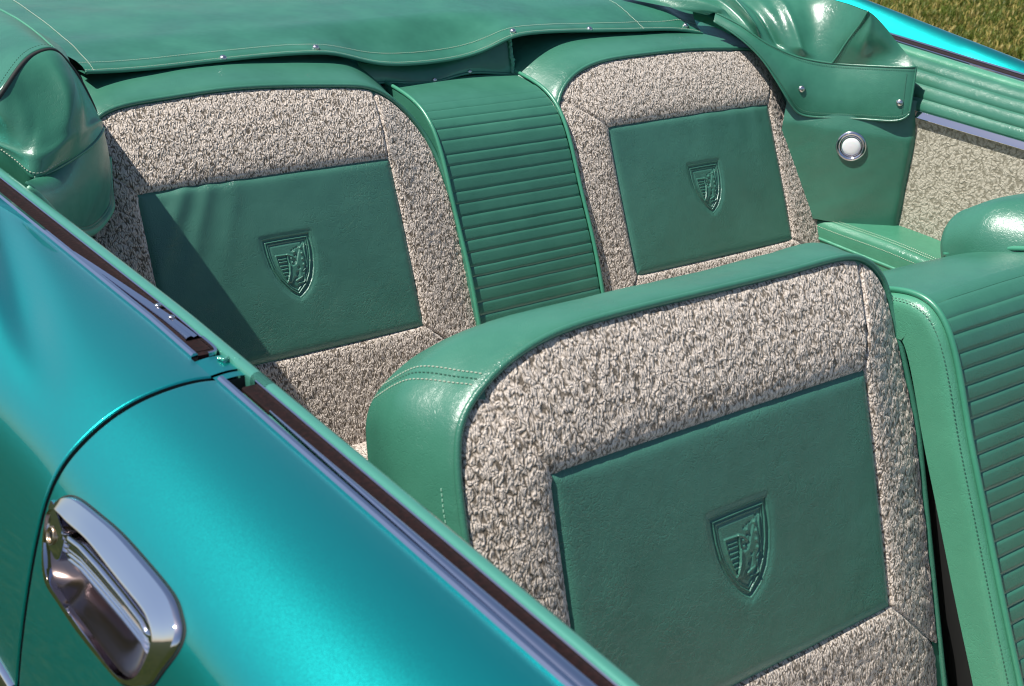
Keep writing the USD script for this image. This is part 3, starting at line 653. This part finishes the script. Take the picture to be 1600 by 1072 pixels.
lamp = part(car, 'courtesy_lamp', turned([(.0265, -.010), (.0278, .003), (.0276, .008), (.0262, .0115), (.0235, .0128), (.0210, .0118), (.0196, .0095), (.0192, .0090), (.0186, .0100), (.0176, .0102), (.0170, .0090), (.0168, .004)], LAMP, lax), 'chrome', label='round chrome-rimmed courtesy lamp with white lens')
part(lamp, 'lens', turned([(.0169, .005), (.0166, .0080), (.0150, .0098), (.011, .0108), (.006, .0113), (.0001, .0115)], LAMP, lax), 'lens')
part(lamp, 'rim_groove', turned([(.0200, .0100), (.0196, .0097), (.0190, .0094)], LAMP, lax), 'dark')

# ------------------------------------------------------------------ folded soft top under its boot cover
boot = thing('top_boot_cover', 'green vinyl boot cover snapped over the folded soft top behind the rear seats', 'cover')
FAR_HEM = [[0.53, 0.155, 0.9741], [0.55, 0.1155, 0.9555], [0.575, 0.0703, 0.921], [0.59, 0.0387, 0.8855], [0.605, 0.0201, 0.8538], [0.625, 0.0062, 0.8318], [0.658, -0.0396, 0.8327], [0.69, -0.0981, 0.8404], [0.713, -0.1447, 0.8496], [0.722, -0.1529, 0.8609]]
FAR_SEAM = [[0.54, 0.1625, 0.9868], [0.565, 0.1168, 0.969], [0.585, 0.0853, 0.9501], [0.61, 0.0547, 0.9352], [0.631, 0.0311, 0.9271], [0.668, -0.0117, 0.9231], [0.7, -0.0702, 0.9285], [0.724, -0.1321, 0.9377], [0.732, -0.1416, 0.9403]]
FAR_SEAM_LEFT = [[0.54, 0.1625, 0.9868], [0.565, 0.1168, 0.969], [0.585, 0.0853, 0.9501], [0.61, 0.0547, 0.9352], [0.631, 0.0311, 0.9271], [0.668, -0.0117, 0.9231]]
FAR_SEAM_RIGHT = [[0.668, -0.0117, 0.9231], [0.7, -0.0702, 0.9285], [0.724, -0.1321, 0.9377], [0.732, -0.1416, 0.9403]]
FAR_MID_LEFT = [[0.566, 0.1873, 0.999], [0.598, 0.1456, 0.9957], [0.624, 0.1057, 0.9879], [0.65, 0.0656, 0.9757], [0.666, 0.0329, 0.9674], [0.679, -0.0259, 0.9624]]
FAR_TOP_LEFT = [[0.63, 0.2506, 1.015], [0.66, 0.2013, 1.0196], [0.684, 0.144, 1.0212], [0.696, 0.0708, 1.0242], [0.698, 0.0063, 1.0242], [0.684, -0.0566, 1.0221]]
FAR_VERT = [[0.668, -0.0117, 0.9231], [0.672, -0.0213, 0.944], [0.677, -0.0329, 0.9707], [0.681, -0.0486, 1.0], [0.684, -0.0566, 1.0221]]
FAR_OUTER = [[0.732, -0.1416, 0.9403], [0.733, -0.1184, 0.9552], [0.728, -0.0965, 0.9721], [0.715, -0.0768, 0.9945], [0.7, -0.0625, 1.0124], [0.684, -0.0566, 1.0221]]
NEAR_HEM = [[-0.795, -0.167, 0.9507], [-0.785, -0.1698, 0.9397], [-0.75, -0.1407, 0.8932], [-0.7, -0.0676, 0.8534], [-0.665, -0.0187, 0.8451], [-0.645, 0.0048, 0.8529], [-0.63, 0.045, 0.86], [-0.618, 0.075, 0.895]]
NEAR_SEAM = [[-0.8, -0.0506, 0.9686], [-0.788, -0.0852, 0.957], [-0.78, -0.1063, 0.9475], [-0.772, -0.1231, 0.9391], [-0.75, -0.1119, 0.9408], [-0.724, -0.0953, 0.9445], [-0.682, -0.0602, 0.9507], [-0.658, -0.026, 0.955], [-0.634, 0.05, 0.93]]
NEAR_ARCH = [[-0.798, -0.0511, 0.99], [-0.785, -0.0729, 1.0186], [-0.766, -0.0606, 1.0349], [-0.748, -0.0466, 1.0465], [-0.728, -0.0299, 1.0513], [-0.71, -0.0234, 1.0521], [-0.692, -0.0105, 1.0386], [-0.674, -0.0007, 1.0136], [-0.66, 0.0002, 0.9817], [-0.64, 0.045, 0.955]]
NEAR_BACK = [[-0.83, 0.26, 0.975], [-0.8, 0.28, 0.985], [-0.775, 0.3, 1.0], [-0.75, 0.31, 1.018], [-0.725, 0.32, 1.034], [-0.7, 0.32, 1.043], [-0.672, 0.33, 1.036], [-0.645, 0.34, 1.018], [-0.62, 0.34, 1.0], [-0.595, 0.33, 0.988]]
BOOT_EDGE = [[-0.604, 0.18, 0.973], [-0.54, 0.19, 0.968], [-0.4, 0.2, 0.968], [-0.263, 0.2, 0.968], [-0.221, 0.2, 0.964], [-0.154, 0.2, 0.946], [-0.081, 0.205, 0.936], [-0.017, 0.21, 0.935], [0.032, 0.21, 0.939], [0.073, 0.205, 0.95], [0.113, 0.2, 0.965], [0.152, 0.2, 0.969], [0.277, 0.2, 0.965], [0.386, 0.19, 0.961], [0.499, 0.185, 0.953], [0.532, 0.18, 0.947]]
BOOT_SNAPS = [[-0.3981, 0.205, 0.9682], [-0.2409, 0.212, 0.9704], [0.1191, 0.212, 0.9709], [0.2821, 0.206, 0.9656], [0.5043, 0.196, 0.9565]]
FLAP_SNAPS = [[0.618, 0.0005, 0.8779], [0.712, -0.1348, 0.8779]]
FLAP_LOW_SNAPS = [[0.0423, 0.212, 0.9026], [-0.0349, 0.212, 0.8981]]

def curve(P, n=120): return smooth_line(np.array(P), n)
def loft(rows, m, n=120, bulge=None, noise=.0012, seed=3):
    """a smooth cloth panel through a few curves"""
    C_ = np.array([curve(r, n) for r in rows]); k = len(rows)
    f = CubicSpline(np.linspace(0, 1, k), C_, bc_type='natural') if k > 2 else None
    a = np.linspace(0, 1, m); P = f(a) if f is not None else C_[0] * (1 - a[:, None, None]) + C_[1] * a[:, None, None]
    N = np.cross(np.gradient(P, axis=1), np.gradient(P, axis=0)); N /= np.linalg.norm(N, axis=-1, keepdims=True) + 1e-12
    h = noise * meshkit.fbm(P.reshape(-1, 3) * 26, 3, seed).reshape(P.shape[:2]) * np.sin(math.pi * np.clip(a, 0.0, 1))[:, None] ** .5
    if bulge is not None:
        A, B = np.meshgrid(a, np.linspace(0, 1, n), indexing='ij'); h = h + bulge(A, B)
    return P + N * h[..., None]
def lerp_rows(a, b, k, n=60):
    a, b = curve(a, n), curve(b, n); return a * (1 - k) + b * k
# far corner: skirt, gathered left piece, outer gusset
def skirt_bulge(a, b): return .0055 * np.sin(math.pi * a) * np.sin(math.pi * b) + .0022 * np.sin(2 * math.pi * (2.2 * b + .2 * a)) * (1 - a) * step((b - .15) / .2) * step((1 - b) / .1)
FSK = loft([FAR_HEM, FAR_SEAM], 40, 170, skirt_bulge)
far_pouch = part(boot, 'corner_skirt', grid(FSK), 'cover_vinyl', label='far corner skirt held by two snaps')
def gather(a, b):
    r1 = b - (.27 + .16 * (1 - a) ** 2); r2 = b - (.40 + .22 * (1 - a) ** 1.6); r3 = b - (.62 + .16 * (1 - a)); r4 = b - (.10 + .05 * (1 - a))
    w = step(a / .12) * step((1.02 - a) / .1)
    return w * (.0170 * hill(r1, .036) - .0120 * hill(r2, .045) + .0080 * hill(r3, .08) + .008 * hill(r4, .045)) + .007 * np.sin(math.pi * np.clip(a, 0, 1)) * np.sin(math.pi * b) + w * .0045 * hill(b - .78 + .25 * a, .035)
MIDL = [[.490, .215, .988], [.525, .195, .995]] + FAR_MID_LEFT
TOPL = [[.430, .300, .996], [.480, .275, 1.003], [.530, .240, 1.016]] + FAR_TOP_LEFT
FLT = loft([[[.532, .172, .981]] + FAR_SEAM_LEFT, MIDL, TOPL, (np.array(TOPL) + [.01, .10, -.002]).tolist(), (np.array(TOPL) + [.01, .35, -.03]).tolist()], 150, 170,
           lambda a, b: gather(np.clip(a / .5, 0, 1.1), b) * step((.75 - a) / .2))
part(boot, 'corner_top', grid(FLT), 'cover_vinyl', label='gathered, shiny far corner of the cover')
FGU = loft([lerp_rows(FAR_SEAM_RIGHT, FAR_SEAM_RIGHT, 0), lerp_rows(FAR_SEAM_RIGHT, [FAR_VERT[1], (np.array(FAR_VERT[1]) + FAR_OUTER[1]) / 2, FAR_OUTER[1]], 1), [FAR_VERT[2], (np.array(FAR_VERT[2]) + FAR_OUTER[2]) / 2 + [-.004, -.006, .004], FAR_OUTER[2]],
            [FAR_VERT[3], (np.array(FAR_VERT[3]) + FAR_OUTER[3]) / 2 + [-.002, -.003, .002], FAR_OUTER[3]], [FAR_VERT[4], (np.array(FAR_VERT[4]) + FAR_OUTER[4]) / 2, FAR_OUTER[4]]], 70, 60,
           lambda a, b: .0035 * np.sin(math.pi * np.clip(a, 0, 1)) * np.sin(math.pi * b) + .004 * hill(b - .35, .12) * np.sin(math.pi * np.clip(a, 0, 1)))
part(boot, 'corner_gusset', grid(FGU), 'cover_vinyl')
# outer wall of the far corner, seen from behind only
ow = np.array([curve(FAR_OUTER, 40) + d for d in ([0, 0, 0], [.02, .06, -.002], [.03, .2, -.02], [.03, .45, -.05])])
part(boot, 'corner_side', grid(ow), 'cover_vinyl')
for L_, nm in ((FSK[-1], 'welt'), (FGU[:, 0], 'welt'), (FSK[0], 'hem'), (FSK[:, -1], 'hem')):
    part(far_pouch, nm, tube(resample(L_, n=90), .0019), 'cover_vinyl')
for row in (3, 37):
    part(far_pouch, 'stitching', stitches(FSK[row] + [-.0006, -.0012, .0003], N=(-.5, -.8, .2)), 'dark_thread', smooth=False, kind='stuff')
part(far_pouch, 'stitching', stitches(FSK[4:37, -8] + [-.0006, -.0012, 0], N=(-.5, -.8, .2)), 'dark_thread', smooth=False, kind='stuff')
part(far_pouch, 'stitching', stitches(FGU[:, 2] + [-.0005, -.0010, .0004], N=(-.4, -.6, .6)), 'dark_thread', smooth=False, kind='stuff')
def on_mesh(P, q):
    i = np.argmin(((P - np.array(q)) ** 2).sum(-1)); i = np.unravel_index(i, P.shape[:2]); i = (min(max(i[0], 1), P.shape[0] - 2), min(max(i[1], 1), P.shape[1] - 2))
    n = np.cross(P[i[0], i[1] + 1] - P[i[0], i[1] - 1], P[i[0] + 1, i[1]] - P[i[0] - 1, i[1]]); n /= np.linalg.norm(n)
    return P[i], n if n @ (np.array(CAM) - P[i]) > 0 else -n
def snap(parent, P, q, r=.0062, mat='steel'):
    c, n = on_mesh(P, q)
    part(parent, 'snap', turned([(r * 1.02, -.002), (r, .0012), (r * .92, .0024), (r * .7, .0036), (r * .35, .0042), (.0001, .0044)], c, n, 20), mat)
for q in FLAP_SNAPS: snap(far_pouch, FSK, q)
# near corner: skirt, arched front gusset, top running back over the folded roof
NSK = loft([NEAR_HEM, NEAR_SEAM[3:]], 36, 140, lambda a, b: .006 * np.sin(math.pi * a) * np.sin(math.pi * b))
near_pouch = part(boot, 'corner_skirt', grid(NSK), 'cover_vinyl', label='shaded near corner skirt hanging by the rail')
def belly(a, b):
    ridge = hill(b - (.38 + .05 * a), .12)
    return (.024 * ridge + .003 * np.sin(math.pi * b)) * np.maximum(np.sin(math.pi * a ** .9), 0) ** .7 * (1 - .9 * step((b - .5) / .3)) + .0020 * np.sin(2 * math.pi * (4.1 * b + .9 * a)) * np.sin(math.pi * a) * (1 - b) + .0016 * hill(a - .12 - .15 * b, .05)
NGU = loft([NEAR_SEAM, lerp_rows(NEAR_SEAM, NEAR_ARCH, .5), NEAR_ARCH], 70, 140, belly)
part(boot, 'corner_gusset', grid(NGU), 'cover_vinyl')
NTP = loft([NEAR_ARCH, lerp_rows(NEAR_ARCH, NEAR_BACK, .45), NEAR_BACK, (np.array(NEAR_BACK) + [0, .45, -.025]).tolist()], 90, 140, lambda a, b: .010 * np.sin(math.pi * np.clip(a * 1.5, 0, 1)) * np.sin(math.pi * b) ** .7)
part(boot, 'corner_top', grid(NTP), 'cover_vinyl')
part(near_pouch, 'welt', tube(resample(NGU[-1], n=110), .0024), 'dark')
part(near_pouch, 'welt', tube(resample(NGU[-1] + [0, .004, .0012], n=110), .0020), 'cover_vinyl')
for L_, nm in ((NSK[-1], 'welt'), (NSK[0], 'hem')): part(near_pouch, nm, tube(resample(L_, n=90), .0021), 'cover_vinyl')
part(near_pouch, 'hem_binding', tube(resample(NSK[0] + [0, 0, -.006], n=90), .0058), 'light_vinyl')
part(near_pouch, 'stitching', stitches(resample(NGU[-1] + [-.001, .011, .0035], n=110)), 'dark_thread', smooth=False, kind='stuff')
part(near_pouch, 'stitching', stitches(resample(NGU[2, :60], n=110), N=(-.5, -.5, .7), lift=.0012), 'pale_thread', smooth=False, kind='stuff')
lowb = NGU[0, :62]
part(near_pouch, 'side_hem', grid(np.array([lowb, lowb + [.001, .004, -.012], lowb + [.002, .010, -.045]])), 'cover_vinyl')
part(near_pouch, 'top_seam', tube(resample(NTP[:, 84] + [0, 0, .0006], n=80), .0016), 'light_vinyl')
# main sheet
E_ = CubicSpline([p[0] for p in BOOT_EDGE], np.array(BOOT_EDGE)[:, 1:])
xe = np.linspace(-.600, .532, 150)
vs = np.r_[np.linspace(0, .05, 14), np.linspace(.06, .8, 60)]
def sheet(x, v, xb):
    y0, z0 = E_(x).T
    k = step(v / .10)
    flat = .982 + .010 * step(v / .25) - .05 * max(0, v - .35) ** 1.3
    z = z0 * (1 - k) + flat * k + (.0035 * step(v / .012) * (1 - k))
    return np.stack([x + (xb - x) * step(v / .2), y0 + v, z], -1)
xb = np.linspace(-.63, .66, 150)
SH = np.array([sheet(xe, v, xb) for v in vs])
q = SH.reshape(-1, 3)
SH[..., 2] += (.0052 * meshkit.fbm(q * np.array([4.5, 7, 1]), 3, 4) + .0014 * meshkit.fbm(q * 24, 2, 14)).reshape(SH.shape[:2]) * np.clip(vs / .03, .25, 1)[:, None]
# slack wrinkle towards the torn corner
SH[..., 2] += .010 * np.exp(-((SH[..., 0] - .50 + .35 * (SH[..., 1] - .2)) / .022) ** 2) * step((vs / .05))[:, None] * np.exp(-vs / .12)[:, None]
main_sheet = part(boot, 'main_sheet', grid(SH), 'cover_vinyl')
def main_sheet_path(): return main_sheet
for nm, (xx0, y0_), (xx1, y1_) in (('seam', (-.588, .19), (-.565, .62)), ('seam', (.395, .19), (.42, .40))):
    i_ = [int(np.argmin(np.abs(SH[k, :, 0] - np.interp(SH[k, 40, 1], (y0_, y1_), (xx0, xx1))))) for k in range(len(vs))]
    ln = np.array([SH[k, i] for k, i in enumerate(i_)]); ln[:, 0] = np.interp(ln[:, 1], (y0_, y1_), (xx0, xx1))
    ln = smooth_line(ln[::4], 160); part(main_sheet_path(), nm, stitches(ln + [0, 0, .0006]), 'pale_thread', smooth=False, kind='stuff')
und = SH[:1].repeat(4, 0).copy(); und[1:, :, 2] -= np.array([.003, .004, .005])[:, None]; und[1:, :, 1] += np.array([.000, .004, .03])[:, None]
part(main_sheet, 'hem', grid(und), 'cover_vinyl')
part(main_sheet, 'binding', tube(SH[0] + [0, .001, -.0012], .0026), 'cover_vinyl')
iv = np.argmin(np.abs(vs - .0045)); part(main_sheet, 'stitching', stitches(SH[iv] + [0, 0, .0004]), 'pale_thread', smooth=False, kind='stuff')
iv = np.argmin(np.abs(vs - .024)); part(main_sheet, 'stitching', stitches(SH[iv] + [0, 0, .0004]), 'pale_thread', smooth=False, kind='stuff')
# hanging flap between the seats
fx_ = np.linspace(-.165, .121, 44)
FLP = np.array([[(x, .222 - .012 * math.sin(t * 1.5) + .004 * math.sin(x * 40) * t, (E_(x)[1] - .006) * (1 - t) + (.9065 + .003 * math.sin(x * 34)) * t) for x in fx_] for t in np.linspace(0, 1, 14)])
flap = part(boot, 'hanging_flap', grid(FLP), 'cover_vinyl', label='shaded flap hanging between the rear seats')
part(flap, 'binding', tube(FLP[-1] + [0, -.001, 0], .0022), 'cover_vinyl')
fe = FLP[:, -1] + np.array([.001, -.002, 0]); part(flap, 'frayed_edge', tube(resample(fe, n=40) + rng.normal(0, .0007, (40, 3)), .0034), 'light_vinyl')
for q in BOOT_SNAPS: snap(main_sheet, SH, q, r=.0052)
for q in FLAP_LOW_SNAPS: snap(flap, FLP, q, r=.004)

# ------------------------------------------------------------------ door handle let into the near door
def dskin(y, t, h):
    y, t, h = np.broadcast_arrays(np.asarray(y, float), np.asarray(t, float), np.asarray(h, float)); e = 1e-4
    n = np.cross(skin(y, t + e) - skin(y, t - e), skin(y + e, t) - skin(y - e, t)); n /= np.linalg.norm(n, axis=-1, keepdims=True)
    n = n * np.where(n[..., :1] > 0, -1, 1)
    return skin(y, t) + n * h[..., None]
OL, IL = smooth_line(OUT_L, 200, True)[:-1], smooth_line(INN_L, 200, True)[:-1]
j = int(np.argmin(((IL - OL[0]) ** 2).sum(1))); IL = np.roll(IL, -j, 0)
def loop(k, h, shrink=0.0):
    L = OL * (1 - k) + IL * k; c = IL.mean(0); L = c + (L - c) * (1 - shrink); return dskin(L[:, 0], L[:, 1], h)
lean = np.clip((IL.mean(0)[1] - OL[:, 1]) / .030, 0, 1) ** .8          # the upper rim tips up like a brow
bez = np.array([loop(0, -.004, -.004), loop(0, .0008, -.004), loop(.02, .0020, -.002), loop(.07, .0028 + .0006 * lean), loop(.12, .0032 + .0010 * lean), loop(.5, .0036 + .0016 * lean), loop(.88, .0038 + .0030 * lean), loop(.96, .0037 + .0032 * lean), loop(1.0, .0026 + .0024 * lean), loop(1.0, .0006 + .0010 * lean, .006), loop(1.0, -.0010, .012)])
handle = part(door, 'handle', grid(bez, closed_v=True), 'chrome', smooth=22, label='chrome flush door handle with a lock')
bowl = [loop(1.0, -.0010, .012)]
for k in np.linspace(.03, .97, 14):
    bowl.append(loop(1.0, -.001 - .028 * math.sin(math.pi / 2 * min(1, k * 1.15)) ** .8, .012 + k * .985))
BW = np.array(bowl); ctr = IL.mean(0)
part(handle, 'bowl', grid(BW, closed_v=True), 'bowl_chrome')
gask = np.array([loop(0, .0006, -.010), loop(0, .0011, -.022), loop(0, -.001, -.03)])
part(handle, 'gasket', grid(gask, closed_v=True), 'dark')
# pull: rounded lip over a ridged blade
def pull_t(y): return np.interp(y, [-.858, -.842, -.812, -.772, -.740, -.712], [.1535, .1500, .1500, .1510, .1530, .1580])
yy = np.linspace(-.7125, -.8575, 60); end = np.minimum((yy[0] - yy), (yy - yy[-1])); fade = np.clip(end / .006, 0, 1) ** .5
sec = [(.000, -.010), (.0004, -.002), (.0020, .0034), (.0045, .0050), (.0068, .0044), (.0082, .0022)]
for k in range(3):
    t0 = .0115 + k * .0041; hh = .0006 - k * .0012; sec += [(t0, hh), (t0 + .0005, hh + .0013), (t0 + .0014, hh + .0010), (t0 + .0020, hh - .0010)]
sec += [(.0248, -.0040), (.0266, -.0050), (.0272, -.0085), (.0255, -.016)]
PL = np.array([dskin(yy, pull_t(yy) + a * (1 - .12 * np.clip((-.77 - yy) / .09, 0, 1)), b * fade - .008 * (1 - fade)) for a, b in sec])
part(handle, 'pull', grid(PL), 'chrome', smooth=38)
# lock housing with its cylinder
def block(yc, tc, ry, rt, h0, h1, tilt=.0):
    u_ = np.linspace(0, 2 * np.pi, 48, endpoint=False); c, s_ = np.cos(u_), np.sin(u_); p = .45
    ax_, ay_ = np.sign(c) * np.abs(c) ** p, np.sign(s_) * np.abs(s_) ** p
    return grid(np.array([dskin(yc + ry * r * ax_, tc + rt * r * ay_ + tilt * ry * r * ax_, h) for r, h in ((1, h0), (1, h1 - .0015), (.93, h1), (.5, h1), (.001, h1))]), closed_v=True)
part(handle, 'lock_housing', block(-.6965, .1700, .0155, .0130, -.014, .0024, -.22), 'chrome', smooth=40)
part(handle, 'lock_cap', block(-.6955, .1590, .0165, .0042, -.006, .0046, -.30), 'chrome', smooth=40)
lc = dskin(-.6935, .1722, .0022); ln_ = dskin(-.6935, .1722, .0122) - lc; ln_ /= np.linalg.norm(ln_)
part(handle, 'lock_ring', turned([(.0066, -.001), (.0068, .0014), (.0058, .0024), (.0046, .0016), (.0044, .0002)], lc, ln_, 28), 'brass')
part(handle, 'lock_cylinder', turned([(.0044, .0004), (.0030, .0008), (.0001, .0009)], lc, ln_, 24), 'steel')
part(handle, 'key_slot', sweep([(-.0007, -.0005), (.0007, -.0005), (.0007, .0012), (-.0007, .0012)], np.array([lc + np.array([0, .0004, .0030]), lc + np.array([0, -.0004, -.0030])]) + ln_ * .0004, up=ln_), 'dark', smooth=False)
# bright side moulding low on the body
tm = np.linspace(0, math.pi, 9)
for par, a, b in ((door, -1.95, GAP - .008), (quarter, GAP + .001, 1.9)):
    yv = np.linspace(a, b, 90)
    part(par, 'side_molding', grid(np.array([dskin(yv, .330 - .012 * math.cos(k), -.001 + .007 * math.sin(k)) for k in tm])), 'chrome')

# ------------------------------------------------------------------ lawn blades beyond the car
def tuft(seed, n=16, spread=.028, hmin=.030, hmax=.062):
    r = np.random.default_rng(seed); V, F = [], []
    for i in range(n):
        o = r.normal(0, spread / 2, 2); a = r.uniform(0, 2 * math.pi); h = r.uniform(hmin, hmax); lean = r.uniform(.1, .9) * h; w = r.uniform(.0012, .0024)
        d, s_ = np.array([math.cos(a), math.sin(a)]), np.array([-math.sin(a), math.cos(a)])
        b0 = len(V)
        for k, (u_, ww) in enumerate(((0, 1), (.4, .9), (.75, .6))):
            c = o + d * lean * u_ ** 1.8; zz = h * (u_ - .18 * u_ ** 2)
            V += [(*(c - s_ * w * ww), zz), (*(c + s_ * w * ww), zz)]
        c = o + d * lean; V.append((*c, h * .80))
        F += [(b0, b0 + 1, b0 + 3), (b0, b0 + 3, b0 + 2), (b0 + 2, b0 + 3, b0 + 5), (b0 + 2, b0 + 5, b0 + 4), (b0 + 4, b0 + 5, b0 + 6)]
    return np.array(V), np.array(F)
gi = UsdGeom.PointInstancer.Define(stage, '/World/grass')
protos = []
for k in range(6):
    m = usdkit.mesh(stage, f'/World/grass/tuft_{k + 1:03d}', tuft(40 + k, 16 if k < 4 else 7, hmin=.03 if k < 4 else .015), LOOK['blade_green' if k < 4 else 'blade_straw'])
    protos.append(m.GetPath())
gi.CreatePrototypesRel().SetTargets(protos)
g_ = np.random.default_rng(5); NG = 26000
gx, gy = g_.uniform(3.6, 9.6, NG), g_.uniform(-.5, 6.5, NG)
keep = (gx * .62 - gy < 3.4) & (gy < gx * .95 + .2); gx, gy = gx[keep], gy[keep]; NG = len(gx)
patchy = meshkit.fbm(np.stack([gx * .9, gy * .9, 0 * gx], 1), 3, 2)
sc = (.75 + .5 * g_.random(NG)) * (1 + .35 * patchy)
gi.CreatePositionsAttr(Vt.Vec3fArray.FromNumpy(np.stack([gx, gy, 0 * gx], 1).astype(np.float32)))
an = g_.uniform(0, 2 * math.pi, NG)
gi.CreateOrientationsAttr(Vt.QuathArray([Gf.Quath(math.cos(a / 2), 0, 0, math.sin(a / 2)) for a in an]))
gi.CreateScalesAttr(Vt.Vec3fArray.FromNumpy(np.stack([sc, sc, sc], 1).astype(np.float32)))
gi.CreateProtoIndicesAttr(Vt.IntArray.FromNumpy(np.where(g_.random(NG) + .35 * patchy < .60, g_.integers(0, 4, NG), g_.integers(4, 6, NG)).astype(np.int32)))
say(gi.GetPrim(), kind='stuff', label='sunlit short lawn grass beyond the far side of the car', category='grass')
